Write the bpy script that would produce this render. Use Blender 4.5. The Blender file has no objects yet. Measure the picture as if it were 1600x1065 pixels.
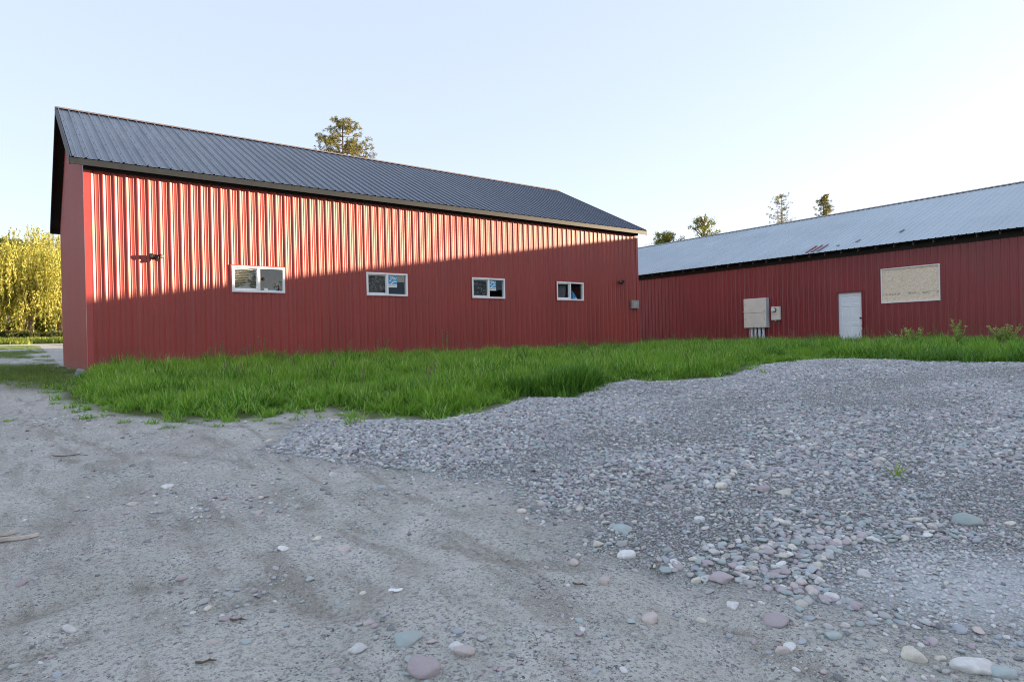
import bpy, math, random
import numpy as np
from mathutils import Vector, Matrix

random.seed(7)
rng = np.random.default_rng(11)
S = bpy.context.scene
COL = S.collection
R = math.radians

# ------------------------------------------------------------------ camera
CAM = np.array([-1.2058, -16.4400, 0.5656])
F_ = (0.611729, 0.791059, -0.003669); R_ = (0.790816, -0.611644, -0.022383); U_ = (0.01995, -0.010791, 0.999743)
cd = bpy.data.cameras.new('camera'); cam = bpy.data.objects.new('camera', cd); COL.objects.link(cam)
cd.sensor_width = 36; cd.lens = 22.446; cd.clip_start = .05; cd.clip_end = 3000
cam.matrix_world = Matrix(((R_[0], U_[0], -F_[0], CAM[0]), (R_[1], U_[1], -F_[1], CAM[1]), (R_[2], U_[2], -F_[2], CAM[2]), (0, 0, 0, 1)))
S.camera = cam

# ------------------------------------------------------------------ light
SUN_DIR = Vector((0.9, -0.4, 0.140)).normalized()      # towards the sun
EL = math.asin(SUN_DIR.z); AZ = math.atan2(SUN_DIR.x, SUN_DIR.y)
w = bpy.data.worlds.new("World"); S.world = w; w.use_nodes = True
nt = w.node_tree; bg = nt.nodes['Background']
sky = nt.nodes.new('ShaderNodeTexSky'); sky.sky_type = 'NISHITA'; sky.sun_disc = False
sky.sun_elevation = EL; sky.sun_rotation = AZ; sky.altitude = 900; sky.air_density = 1.0; sky.dust_density = 1.4; sky.ozone_density = 2.0
veil = nt.nodes.new('ShaderNodeMix'); veil.data_type = 'RGBA'          # thin bright high veil over the clear sky
veil.inputs[0].default_value = 0.68; 
tnt = nt.nodes.new('ShaderNodeMix'); tnt.data_type = 'RGBA'; tnt.blend_type = 'MULTIPLY'; tnt.inputs[0].default_value = 1; tnt.inputs[7].default_value = (1.06, .76, .71, 1)
nt.links.new(sky.outputs[0], tnt.inputs[6]); nt.links.new(tnt.outputs[2], veil.inputs[6]); veil.inputs[7].default_value = (1.18, 1.35, 1.55, 1)
nt.links.new(veil.outputs[2], bg.inputs[0]); bg.inputs[1].default_value = 0.15
sd = bpy.data.lights.new('sun', 'SUN'); sd.energy = 4.6; sd.angle = R(0.5); sd.color = (1.0, .77, .50)
sun = bpy.data.objects.new('sun', sd); COL.objects.link(sun)
sun.rotation_euler = SUN_DIR.to_track_quat('Z', 'Y').to_euler()
S.view_settings.view_transform = 'Standard'; S.view_settings.look = 'None'; S.view_settings.gamma = 1
S.view_settings.exposure = 2.2
S.cycles.pixel_filter_type = 'BLACKMAN_HARRIS'; S.cycles.filter_width = 1.0

# ------------------------------------------------------------------ helpers
def tag(o, label=None, cat=None, group=None, kind=None):
    if label: o['label'] = label
    if cat: o['category'] = cat
    if group: o['group'] = group
    if kind: o['kind'] = kind
    return o
def empty(name, loc=(0, 0, 0), rz=0):
    o = bpy.data.objects.new(name, None); COL.objects.link(o); o.location = loc; o.rotation_euler.z = rz
    o.empty_display_size = .2
    return o
class MB:
    """collects geometry for ONE mesh object"""
    def __init__(s): s.v = []; s.f = []; s.mi = []
    def add(s, vs, fs, mi=0):
        o = len(s.v); s.v += [tuple(v) for v in vs]; s.f += [tuple(i + o for i in f) for f in fs]; s.mi += [mi] * len(fs)
    def box(s, a, b, mi=0, M=None):
        (x0, y0, z0), (x1, y1, z1) = a, b
        vs = [(x0, y0, z0), (x1, y0, z0), (x1, y1, z0), (x0, y1, z0), (x0, y0, z1), (x1, y0, z1), (x1, y1, z1), (x0, y1, z1)]
        if M is not None: vs = [M @ Vector(v) for v in vs]
        s.add(vs, [(0, 3, 2, 1), (4, 5, 6, 7), (0, 1, 5, 4), (1, 2, 6, 5), (2, 3, 7, 6), (3, 0, 4, 7)], mi)
    def bbox(s, a, b, c=.004, mi=0, M=None):
        """box with chamfered edges on all sides (two stacked insets)"""
        (x0, y0, z0), (x1, y1, z1) = a, b
        rings = []
        for y, k in ((y0, c), (y0 + c, 0), (y1 - c, 0), (y1, c)):
            rings.append([(x0 + k, y, z0 + k), (x1 - k, y, z0 + k), (x1 - k, y, z1 - k), (x0 + k, y, z1 - k)])
        vs = [p for r in rings for p in r]
        if M is not None: vs = [M @ Vector(v) for v in vs]
        fs = [(0, 1, 2, 3), (15, 14, 13, 12)]
        for r in range(3):
            for i in range(4): fs.append((r * 4 + i, (r + 1) * 4 + i, (r + 1) * 4 + (i + 1) % 4, r * 4 + (i + 1) % 4))
        s.add(vs, fs, mi)
    def tube(s, pts, rad, n=8, mi=0, cap=True):
        pts = [Vector(p) for p in pts]; rad = rad if hasattr(rad, '__len__') else [rad] * len(pts)
        vs = []
        for i, p in enumerate(pts):
            t = (pts[min(i + 1, len(pts) - 1)] - pts[max(i - 1, 0)]).normalized()
            a = t.cross(Vector((0, 0, 1)) if abs(t.z) < .9 else Vector((1, 0, 0))).normalized(); b = t.cross(a)
            for k in range(n):
                q = 2 * math.pi * k / n; vs.append(p + (a * math.cos(q) + b * math.sin(q)) * rad[i])
        fs = []
        for i in range(len(pts) - 1):
            for k in range(n): fs.append((i * n + k, i * n + (k + 1) % n, (i + 1) * n + (k + 1) % n, (i + 1) * n + k))
        if cap: fs += [tuple(range(n - 1, -1, -1)), tuple(range((len(pts) - 1) * n, len(pts) * n))]
        s.add(vs, fs, mi)
    def build(s, name, mats, parent=None, smooth=False, loc=None):
        me = bpy.data.meshes.new(name); me.from_pydata(s.v, [], s.f)
        for m in (mats if isinstance(mats, (list, tuple)) else [mats]): me.materials.append(m)
        if any(s.mi): me.polygons.foreach_set('material_index', s.mi)
        if smooth: me.polygons.foreach_set('use_smooth', [True] * len(s.f))
        me.update()
        o = bpy.data.objects.new(name, me); COL.objects.link(o)
        if parent: o.parent = parent
        if loc is not None: o.location = loc
        return o

# ------------------------------------------------------------------ materials
class NT:
    def __init__(s, name):
        s.m = bpy.data.materials.new(name); s.m.use_nodes = True; s.t = s.m.node_tree
        s.b = s.t.nodes['Principled BSDF']; s.out = s.t.nodes['Material Output']
    def n(s, ty, **kw):
        o = s.t.nodes.new('ShaderNode' + ty)
        for k, v in kw.items():
            if k in o.inputs: o.inputs[k].default_value = v
            else: setattr(o, k, v)
        return o
    def l(s, a, b): s.t.links.new(a, b)
    def coord(s, which='Object'): return s.n('TexCoord').outputs[which]
    def noise(s, vec, scale, detail=4, rough=.55, dist=0):
        o = s.n('TexNoise', Scale=scale, Detail=detail, Roughness=rough, Distortion=dist); s.l(vec, o.inputs['Vector']); return o.outputs['Fac']
    def ramp(s, fac, stops, interp='LINEAR'):
        o = s.n('ValToRGB'); cr = o.color_ramp; cr.interpolation = interp
        while len(cr.elements) < len(stops): cr.elements.new(.5)
        for e, (p, c) in zip(cr.elements, stops):
            e.position = p; e.color = (*c, 1) if hasattr(c, '__len__') else (c, c, c, 1)
        s.l(fac, o.inputs['Fac']); return o.outputs['Color']
    def mix(s, fac, a, b, mode='MIX'):
        o = s.n('Mix', data_type='RGBA', blend_type=mode)
        for k, v in ((0, fac), (6, a), (7, b)):
            if isinstance(v, bpy.types.NodeSocket): s.l(v, o.inputs[k])
            elif k == 0: o.inputs[0].default_value = v
            else: o.inputs[k].default_value = (*v, 1)
        return o.outputs[2]
    def math(s, op, a, b=0, clamp=False):
        o = s.n('Math', operation=op, use_clamp=clamp)
        for k, v in ((0, a), (1, b)):
            if isinstance(v, bpy.types.NodeSocket): s.l(v, o.inputs[k])
            else: o.inputs[k].default_value = v
        return o.outputs[0]
    def bump(s, h, strength=.3, dist=.01, prev=None):
        o = s.n('Bump', Strength=strength, Distance=dist); s.l(h, o.inputs['Height'])
        if prev: s.l(prev, o.inputs['Normal'])
        return o.outputs['Normal']
    def set(s, **kw):
        for k, v in kw.items():
            i = s.b.inputs[k.replace('_', ' ')]
            if isinstance(v, bpy.types.NodeSocket): s.l(v, i)
            elif hasattr(v, '__len__') and len(v) == 3: i.default_value = (*v, 1)
            else: i.default_value = v
        return s
def simple(name, col, rough=.5, metal=0, var=.15, scale=8, bump=0):
    k = NT(name); c = k.coord(); f = k.noise(c, scale)
    lo = tuple(x * (1 - var) for x in col); hi = tuple(min(1, x * (1 + var)) for x in col)
    k.set(Base_Color=k.ramp(f, [(.3, lo), (.7, hi)]), Roughness=rough, Metallic=metal)
    if bump: k.set(Normal=k.bump(k.noise(c, scale * 4), bump, .005))
    return k.m
def red_paint(name, col, rough):
    k = NT(name); c = k.coord()
    big = k.noise(c, .7, 3); m = k.n('Mapping'); m.inputs['Scale'].default_value = (9, 0, .15); k.l(c, m.inputs['Vector'])
    streak = k.noise(m.outputs[0], 1.0, 3)
    base = k.mix(k.ramp(big, [(.35, 0.), (.7, 1.)]), tuple(x * .9 for x in col), tuple(x * 1.08 for x in col))
    base = k.mix(k.ramp(streak, [(.52, 0.), (.8, .22)]), base, (.30, .17, .15))
    sp = k.n('SeparateXYZ'); k.l(c, sp.inputs[0])
    pan = k.math('FLOOR', k.math('DIVIDE', k.math('ADD', sp.outputs[0], k.math('MULTIPLY', sp.outputs[1], 1.0)), .872)); wn = k.n('TexWhiteNoise', noise_dimensions='1D'); k.l(pan, wn.inputs['W'])
    base = k.mix(k.ramp(wn.outputs['Value'], [(0, 0.), (1, .16)]), base, tuple(x * .55 for x in col))
    spl = k.math('MULTIPLY', k.ramp(k.math('ADD', sp.outputs[2], k.math('MULTIPLY', k.noise(c, 6, 5), .5)), [(.25, 1.), (.75, 0.)]), .35)
    base = k.mix(spl, base, (.24, .15, .12))            # mud splashed up from the ground
    k.set(Base_Color=base, Roughness=k.ramp(big, [(.3, rough - .03), (.8, rough + .06)]))
    return k.m
M = {}
M['red'] = red_paint('red_sheet_paint', (.315, .042, .035), .44)
M['red_old'] = red_paint('old_red_sheet_paint', (.245, .032, .038), .34)
M['screw'] = simple('screw_head', (.12, .02, .02), .4)
M['red_trim'] = simple('red_trim_paint', (.36, .052, .05), .38, var=.06)
def roof_mat(name, col, rough, metal, stain):
    k = NT(name); c = k.coord()
    m = k.n('Mapping'); m.inputs['Scale'].default_value = (3, .3, .3); k.l(c, m.inputs['Vector'])
    f = k.noise(m.outputs[0], 1.5, 5); g = k.noise(c, .35, 3)
    a = k.mix(k.ramp(f, [(.4, 0.), (.75, 1.)]), col, stain)
    a = k.mix(k.ramp(g, [(.4, 0.), (.7, .5)]), a, tuple(x * .8 for x in col))
    k.set(Base_Color=a, Roughness=k.ramp(f, [(.3, rough - .05), (.8, rough + .15)]), Metallic=metal)
    return k.m
M['roof'] = roof_mat('charcoal_roof_sheet', (.019, .034, .076), .25, .0, (.03, .046, .09))
M['galv'] = roof_mat('galvanised_roof_sheet', (.38, .46, .53), .38, .40, (.50, .57, .62))
M['ridge'] = simple('ridge_cap', (.17, .13, .12), .45, .2)
M['fascia'] = simple('fascia_metal', (.020, .024, .030), .55, .0)
M['fascia'].node_tree.nodes['Principled BSDF'].inputs['Specular IOR Level'].default_value = .15
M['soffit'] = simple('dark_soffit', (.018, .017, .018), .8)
M['timber'] = simple('weathered_timber', (.52, .47, .41), .85, var=.3, scale=14, bump=.3)
M['vinyl'] = simple('white_vinyl', (.80, .81, .83), .35, var=.03)
M['white_door'] = simple('white_door_paint', (.80, .87, .95), .45, var=.05, scale=3)
M['dark'] = simple('dark_metal', (.025, .025, .027), .4, .3)
M['grey_plastic'] = simple('grey_plastic', (.58, .62, .68), .5, var=.08)
M['beige'] = simple('beige_enamel', (.76, .75, .68), .42, var=.07, scale=3)
M['box_grey'] = simple('weathered_grey_box', (.34, .33, .31), .6, .2, var=.25, scale=10)
M['steel'] = simple('galvanised_steel', (.55, .56, .58), .35, .7)
M['lens'] = simple('lamp_lens', (.16, .16, .15), .15, var=.05)
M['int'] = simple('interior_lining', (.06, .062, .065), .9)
M['blind'] = simple('grey_blind', (.60, .55, .48), .7, var=.1)
M['sign_blue'] = simple('sign_blue', (.02, .33, .66), .5, var=.03)
M['sign_white'] = simple('sign_white', (.80, .82, .83), .5, var=.03)
M['sign_grey'] = simple('sign_grey', (.33, .36, .38), .5, var=.3, scale=120)
M['curtain'] = simple('grey_curtain', (.16, .18, .20), .9, var=.2)
M['paper'] = simple('white_paper', (.82, .83, .84), .7, var=.04)
def glass_mat():
    k = NT('window_glass'); t = k.n('BsdfTransparent'); t.inputs[0].default_value = (.92, .95, .96, 1)
    g = k.n('BsdfGlossy', Roughness=.015); g.inputs[0].default_value = (1, 1, 1, 1)
    lw = k.n('LayerWeight', Blend=.5); f = k.math('ADD', k.math('MULTIPLY', k.math('POWER', lw.outputs['Facing'], 4.0), .95), .055, True)
    bp = k.bump(k.noise(k.coord(), 2.3, 1), .05, .02); k.l(bp, g.inputs['Normal']); 
    mx = k.n('MixShader'); k.l(f, mx.inputs[0]); k.l(t.outputs[0], mx.inputs[1]); k.l(g.outputs[0], mx.inputs[2]); k.l(mx.outputs[0], k.out.inputs[0])
    return k.m
M['glass'] = glass_mat()
def screen_mat():
    k = NT('insect_screen_mesh'); t = k.n('BsdfTransparent'); d = k.n('BsdfDiffuse'); d.inputs[0].default_value = (.06, .07, .08, 1)
    c = k.coord(); f = k.ramp(k.noise(c, 9, 5, .6), [(.3, .55), (.7, .8)])
    d2 = k.ramp(k.noise(c, 14, 5, .65, .6), [(.45, (.04, .045, .05)), (.78, (.30, .32, .33))]); k.l(d2, d.inputs[0])
    mx = k.n('MixShader'); k.l(f, mx.inputs[0]); k.l(t.outputs[0], mx.inputs[1]); k.l(d.outputs[0], mx.inputs[2]); k.l(mx.outputs[0], k.out.inputs[0])
    return k.m
M['screen'] = screen_mat()
def osb_mat():
    k = NT('oriented_strand_board'); c = k.coord()
    v = k.n('TexVoronoi', Scale=26); m = k.n('Mapping'); m.inputs['Scale'].default_value = (1, 1, 2.2); m.inputs['Rotation'].default_value = (.2, .5, .3)
    k.l(c, m.inputs['Vector']); k.l(m.outputs[0], v.inputs['Vector'])
    sx = k.n('SeparateColor'); k.l(v.outputs['Color'], sx.inputs[0])
    a = k.ramp(sx.outputs[0], [(0., (.70, .55, .40)), (.5, (.86, .73, .58)), (1., (.90, .81, .68))])
    sp = k.n('SeparateXYZ'); k.l(c, sp.inputs[0])
    band = k.math('SUBTRACT', 1, k.math('MULTIPLY', k.math('ABSOLUTE', k.math('SUBTRACT', sp.outputs[2], 1.89)), 16), True)
    st = k.math('MULTIPLY', band, k.ramp(k.noise(c, 11, 5), [(.48, 0.), (.58, .75)]))
    k.set(Base_Color=k.mix(st, a, (.13, .11, .10)), Roughness=.75, Normal=k.bump(sx.outputs[1], .2, .004))
    return k.m
M['osb'] = osb_mat()
def stone_mat(name, stops, interp='LINEAR'):
    k = NT(name); c = k.coord(); oi = k.n('ObjectInfo')
    base = k.ramp(oi.outputs['Random'], stops, interp)
    f = k.noise(c, 1.6, 5, .6)
    a = k.mix(k.ramp(f, [(.35, 0.), (.7, .55)]), base, (.40, .39, .39))
    m = k.n('Mapping'); m.inputs['Scale'].default_value = (.6, .8, 6); k.l(c, m.inputs['Vector'])
    a = k.mix(k.ramp(k.noise(m.outputs[0], 1.5, 3), [(.55, 0.), (.7, .3)]), a, (.55, .52, .50))
    k.set(Base_Color=a, Roughness=.62, Normal=k.bump(k.noise(c, 5, 4), .25, .05))
    return k.m
PAL = dict(grey=(.47, .48, .48), mauve=(.44, .365, .395), teal=(.37, .455, .455), cream=(.72, .675, .575), pale=(.76, .76, .75), dark=(.17, .18, .20), pink=(.57, .485, .46), blue=(.40, .45, .51))
M['dusty'] = stone_mat('lime_dusted_gravel', [(0, (.70, .715, .73)), (1, (.50, .52, .54))])
M['gravel'] = stone_mat('mixed_river_gravel', [(0, PAL['grey']), (.14, PAL['mauve']), (.26, PAL['blue']), (.38, PAL['dark']), (.47, PAL['grey']), (.58, PAL['teal']), (.68, PAL['mauve']), (.76, PAL['pale']), (.84, PAL['pink']), (.89, PAL['blue']), (.955, PAL['cream']), (.985, (.66, .65, .63))], 'CONSTANT')
for c_ in PAL:
    b_ = PAL[c_]; M['stone_' + c_] = stone_mat(c_ + '_stone', [(0, tuple(x * .82 for x in b_)), (1, tuple(min(1, x * 1.2) for x in b_))])
M['boulder'] = stone_mat('corner_rock', [(0, (.20, .235, .27)), (1, (.20, .235, .27))])
def leaf_mat(name, stops, trans=.35, patch=None, scale=.5):
    k = NT(name); g = k.n('NewGeometry'); oi = k.n('ObjectInfo')
    r = g.outputs['Random Per Island']
    base = k.ramp(r, stops)
    pos = k.n('NewGeometry').outputs['Position']
    f = k.noise(pos, scale, 3)
    if patch: base = k.mix(k.ramp(f, [(.38, 0.), (.66, .8)]), base, patch)
    d = k.n('BsdfPrincipled', Roughness=.5); k.l(base, d.inputs['Base Color']); d.inputs['Specular IOR Level'].default_value = .3
    t = k.n('BsdfTranslucent'); k.l(k.mix(1, base, (1.0, 1.0, .55), 'MULTIPLY'), t.inputs[0])
    mx = k.n('MixShader'); mx.inputs[0].default_value = trans
    k.l(d.outputs[0], mx.inputs[1]); k.l(t.outputs[0], mx.inputs[2]); k.l(mx.outputs[0], k.out.inputs[0])
    return k.m
M['grass'] = leaf_mat('lush_grass_blade', [(0, (.045, .14, .022)), (.4, (.18, .40, .06)), (.85, (.42, .66, .14)), (1., (.60, .66, .34))], .5, (.27, .48, .075), .9)
M['grass_dark'] = leaf_mat('coarse_grass_blade', [(0, (.05, .15, .022)), (.6, (.13, .30, .04)), (1, (.26, .44, .07))], .3)
M['grass_short'] = leaf_mat('mown_grass_blade', [(0, (.11, .20, .04)), (.6, (.17, .28, .055)), (1, (.30, .33, .14))], .3)
M['grass_far'] = leaf_mat('verge_grass_blade', [(0, (.15, .20, .03)), (.6, (.22, .28, .045)), (1, (.34, .34, .09))], .3)
M['weed'] = leaf_mat('yellow_green_weed', [(0, (.22, .36, .09)), (.6, (.40, .54, .15)), (1, (.56, .64, .26))], .35)
M['seed'] = leaf_mat('grass_seed_head', [(0, (.16, .14, .09)), (1, (.26, .20, .14))], .3)
M['willow'] = leaf_mat('willow_leaf', [(0, (.11, .14, .022)), (.5, (.38, .37, .07)), (1, (.70, .62, .24))], .45)
M['leaf'] = leaf_mat('broad_leaf', [(0, (.09, .13, .02)), (.6, (.16, .19, .03)), (1, (.26, .25, .05))], .35)
M['leaf_dark'] = leaf_mat('dark_leaf', [(0, (.035, .05, .018)), (.6, (.07, .085, .025)), (1, (.12, .12, .035))], .3)  # leaf of a darker green than the broad leaf
M['needle'] = leaf_mat('pine_needle', [(0, (.06, .08, .022)), (.6, (.15, .15, .03)), (1, (.34, .25, .05))], .2)
M['bark'] = simple('tree_bark', (.13, .095, .07), .9, var=.4, scale=6, bump=.5)
M['bark_pale'] = simple('pale_bark', (.34, .31, .28), .9, var=.3, scale=5)

# ------------------------------------------------------------------ terrain
def inpoly(px, py, poly):
    r = np.zeros(px.shape, bool); n = len(poly); j = n - 1
    for i in range(n):
        xi, yi = poly[i]; xj, yj = poly[j]
        c = ((yi > py) != (yj > py)) & (px < (xj - xi) * (py - yi) / ((yj - yi) + 1e-12) + xi)
        r ^= c; j = i
    return r
def distpoly(px, py, poly):
    d = np.full(px.shape, 1e9); n = len(poly)
    for i in range(n):
        ax, ay = poly[i]; bx, by = poly[(i + 1) % n]; dx, dy = bx - ax, by - ay
        t = np.clip(((px - ax) * dx + (py - ay) * dy) / (dx * dx + dy * dy + 1e-12), 0, 1)
        d = np.minimum(d, np.hypot(px - ax - t * dx, py - ay - t * dy))
    return d
_tab = np.random.default_rng(3).random((256, 256))
def vnoise(x, y, sc):
    x = np.asarray(x) * sc; y = np.asarray(y) * sc; xi = np.floor(x).astype(int); yi = np.floor(y).astype(int); fx = x - xi; fy = y - yi
    fx = fx * fx * (3 - 2 * fx); fy = fy * fy * (3 - 2 * fy); T = lambda a, b: _tab[a % 256, b % 256]
    return (T(xi, yi) * (1 - fx) + T(xi + 1, yi) * fx) * (1 - fy) + (T(xi, yi + 1) * (1 - fx) + T(xi + 1, yi + 1) * fx) * fy
def fbm(x, y, sc, o=4): return sum(vnoise(x + 17 * i, y - 9 * i, sc * 2 ** i) * .5 ** i for i in range(o)) / sum(.5 ** i for i in range(o))
GRAVEL = [(0.62, -10.09), (0.84, -9.93), (1.34, -9.07), (1.75, -9.02), (1.99, -9.48), (2.37, -9.92), (2.74, -10.06), (3.37, -10.03), (4.01, -9.62), (4.47, -9.37), (4.98, -9.92), (5.92, -9.27), (6.5, -9.21), (6.99, -9.13), (6.93, -9.66), (7.48, -9.91), (8.55, -10.04), (10.08, -9.53), (11.79, -9.52), (12.62, -9.7), (12.92, -10.82), (13.57, -12.87), (14.6, -16.0), (9, -21), (3.4, -17.6), (2.36, -16.15), (1.85, -15.68), (1.64, -15.34), (1.63, -15.25), (1.6, -15.07), (1.55, -14.93), (1.51, -14.77), (1.38, -14.58), (1.33, -14.41), (1.29, -14.31), (1.22, -14.16), (1.15, -13.96), (1.47, -13.68), (1.45, -13.27), (1.55, -13.15), (1.56, -12.8), (1.58, -12.51), (1.44, -12.14), (1.41, -11.86), (1.23, -11.61), (1.05, -11.22), (0.86, -10.73)]
GRASS = [(-0.15, .3), (-0.45, -1.6), (-0.64, -3.11), (-0.71, -4.17), (-0.31, -5.98), (-0.19, -6.67), (0.25, -7.61), (0.92, -8.38), (1.35, -8.2), (1.46, -7.99), (2.04, -8.29), (2.12, -8.64), (2.04, -9.37), (2.39, -9.41), (2.43, -9.81), (2.78, -9.99), (3.43, -9.95), (4.07, -9.54), (4.55, -9.27), (5.03, -9.87), (5.69, -9.22), (5.98, -9.21), (6.56, -9.15), (7.05, -9.07), (6.98, -9.62), (7.55, -9.85), (8.62, -9.99), (10.2, -9.46), (11.79, -9.52), (12.62, -9.7), (12.75, -10.88), (13.45, -12.9), (13.9, -14.5), (15, -20), (24, -20), (24.6, 0), (24.8, 7), (17.7, 7), (17.6, -.06), (0, -.06)]
SHORT = [(-9, .8), (-4, -.6), (-2.2, -.2), (-1.5, -.6), (-1.18, -2.3), (-0.89, -2.61), (-0.64, -2.9), (-0.3, -1.6), (-0.12, -.3), (-.12, 11.5), (-3, 14), (-9, 14)]
def hz0(x, y):
    s = (x + 1.206) * .6114 + (y + 16.44) * .7913
    a = -.80 + .058 * s; k = .12; h = np.clip(.5 - .5 * a / k, 0, 1)
    z = a * h - k * h * (1 - h)
    return np.maximum(z, -1.6) + 2.2 * (1 - np.exp(-np.maximum(0, y - 11.) / 60))
def trackd(x, y):
    d = np.full(np.shape(x), 9.)
    for L in TRACKS:
        for (ax, ay), (bx, by) in zip(L[:-1], L[1:]):
            dx, dy = bx - ax, by - ay; t = np.clip(((x - ax) * dx + (y - ay) * dy) / (dx * dx + dy * dy), 0, 1); d = np.minimum(d, np.hypot(x - ax - t * dx, y - ay - t * dy))
    return d
TRACKS = []
def hz(x, y):
    x = np.asarray(x, float); y = np.asarray(y, float); z = hz0(x, y)
    ins = inpoly(x, y, GRAVEL); d = distpoly(x, y, GRAVEL)
    mound = np.where(ins, 1 - np.exp(-d / .35), 0) * .05
    near = np.exp(-np.hypot(x - 2, y + 13) / 14)
    z = z + mound + (fbm(x, y, .9, 3) - .5) * .09 * near + (fbm(x, y, 6, 3) - .5) * .022 * near
    u = x * .80 - y * .60                                   # two faint wheel ruts along the track
    for c0 in (8.15, 9.75): z = z - .035 * np.exp(-((u - c0 - .5 * (vnoise(x, y, .25) - .5)) / .16) ** 2) * near * ~ins
    if TRACKS: z = z - .016 * np.exp(-(trackd(x, y) / .05) ** 2)
    return z
def gp(u, v):                                            # photo pixel -> point on the terrain (used once to lay out stones)
    d = np.array(F_) * 997.6 + np.array(R_) * (u - 800) - np.array(U_) * (v - 532.5); d /= np.linalg.norm(d); t = 1.
    while t < 60:
        q = CAM + d * t
        if q[2] < float(hz(q[0], q[1])): break
        t *= 1.004
    return q
def axis(segs):
    a = []
    for (x0, x1, st) in segs: a += list(np.arange(x0, x1, st))
    return np.array(a + [segs[-1][1]])
_tp = [[tuple(gp(*q)[:2]) for q in L] for L in ([(66, 666), (130, 690), (199, 706), (300, 712), (364, 718), (430, 752), (500, 800), (620, 840), (802, 876), (915, 890)],
    [(0, 705), (93, 712), (160, 735), (260, 800), (330, 870)], [(0, 975), (150, 930), (330, 905), (430, 915)], [(0, 1045), (120, 1000), (260, 955), (420, 935), (560, 960)], [(180, 640), (330, 665), (470, 668)])]
CHK = gp(1530, 900)[:2]
PATCH = [(*gp(u, v)[:2], r, a) for u, v, r, a in ((120, 655, .7, .9), (240, 685, .4, .7), (320, 770, .5, .8), (400, 790, .4, .7), (250, 830, .4, .3), (390, 925, .22, 1.2), (600, 770, .35, .5), (560, 850, .3, .3), (560, 1005, .2, 1.2), (660, 1030, .22, 1.4), (740, 1020, .2, .8), (900, 1020, .25, .4), (1250, 985, .3, .8), (1420, 1010, .35, 1.1), (1540, 1030, .3, 1.0), (60, 720, .5, .5), (200, 740, .4, .4), (30, 1040, .25, .4), (830, 800, .3, .5), (690, 760, .5, .4))]
TRACKS = [[np.array(p) for p in L] for L in _tp]
def chalkw(x, y):
    dx, dy = x - CHK[0], y - CHK[1]; r = dx * R_[0] + dy * R_[1]; f = dx * F_[0] + dy * F_[1]
    return np.hypot(r / .62, f / .38)
gx = axis([(-900, -200, 100), (-200, -60, 20), (-60, -14, 4), (-14, -3, .5), (-3, 9, .05), (9, 15, .09), (15, 26, .5), (26, 60, 4), (60, 200, 20), (200, 900, 100)])
gy = axis([(-900, -200, 100), (-200, -60, 20), (-60, -20, 4), (-20, -16, .25), (-16, -8, .045), (-8, -4, .1), (-4, 14, .4), (14, 100, 2.5), (100, 300, 20), (300, 900, 100)])
X, Y = np.meshgrid(gx, gy); Z = hz(X, Y)
V = np.stack([X.ravel(), Y.ravel(), Z.ravel()], 1); nx, ny = len(gx), len(gy)
idx = np.arange(nx * ny).reshape(ny, nx)
Q = np.stack([idx[:-1, :-1], idx[:-1, 1:], idx[1:, 1:], idx[1:, :-1]], -1).reshape(-1, 4)
def np_mesh(name, V, Q, smooth=False):
    me = bpy.data.meshes.new(name); n = Q.shape[1]
    me.vertices.add(len(V)); me.vertices.foreach_set('co', V.astype(np.float32).ravel())
    me.loops.add(Q.size); me.loops.foreach_set('vertex_index', Q.astype(np.int32).ravel())
    me.polygons.add(len(Q)); me.polygons.foreach_set('loop_start', np.arange(0, Q.size, n, dtype=np.int32))
    if smooth: me.polygons.foreach_set('use_smooth', np.ones(len(Q), bool))
    me.update(calc_edges=True); return me
gme = np_mesh('ground', V, Q, True)
def attr(me, name, data, ty='FLOAT', dom='POINT', key='value'):
    a = me.attributes.new(name, ty, dom); a.data.foreach_set(key, np.ascontiguousarray(data, np.float32 if ty != 'INT' else np.int32).ravel())
px, py = V[:, 0], V[:, 1]
sm = lambda ins, d, wd: np.clip(np.where(ins, .5 + d / wd, .5 - d / wd), 0, 1)
jit = (fbm(px, py, 3, 3) - .5) * .35
attr(gme, 'gravel', np.clip(sm(inpoly(px, py, GRAVEL), distpoly(px, py, GRAVEL), .5) + jit, 0, 1))
attr(gme, 'turf', np.clip(np.maximum(sm(inpoly(px, py, GRASS), distpoly(px, py, GRASS), .3), sm(inpoly(px, py, SHORT), distpoly(px, py, SHORT), .9) * .9) + jit, 0, 1))
yard = ((px < -.1) & (py > 1.5) & (py < 37.2)) * np.clip((fbm(px, py, .45, 3) - .38) * 5, 0, .8)
gme.attributes['turf'].data.foreach_set('value', np.maximum(np.clip(np.maximum(sm(inpoly(px, py, GRASS), distpoly(px, py, GRASS), .3), sm(inpoly(px, py, SHORT), distpoly(px, py, SHORT), .9) * .9) + jit, 0, 1), yard).astype(np.float32))
farg = np.where((py > 47) | (py < -60) | (np.abs(px) > 60), 1.0, 0.0)
attr(gme, 'verge', farg)
attr(gme, 'damp', np.exp(-(trackd(px, py) / .055) ** 2) * np.clip((fbm(px, py, 4.5, 3) - .40) * 6, 0, 1) * (np.hypot(px, py + 13) < 14))
attr(gme, 'chalk', np.clip((1.3 - chalkw(px, py)) * .8 + jit * 3.2, 0, 1))
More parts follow.
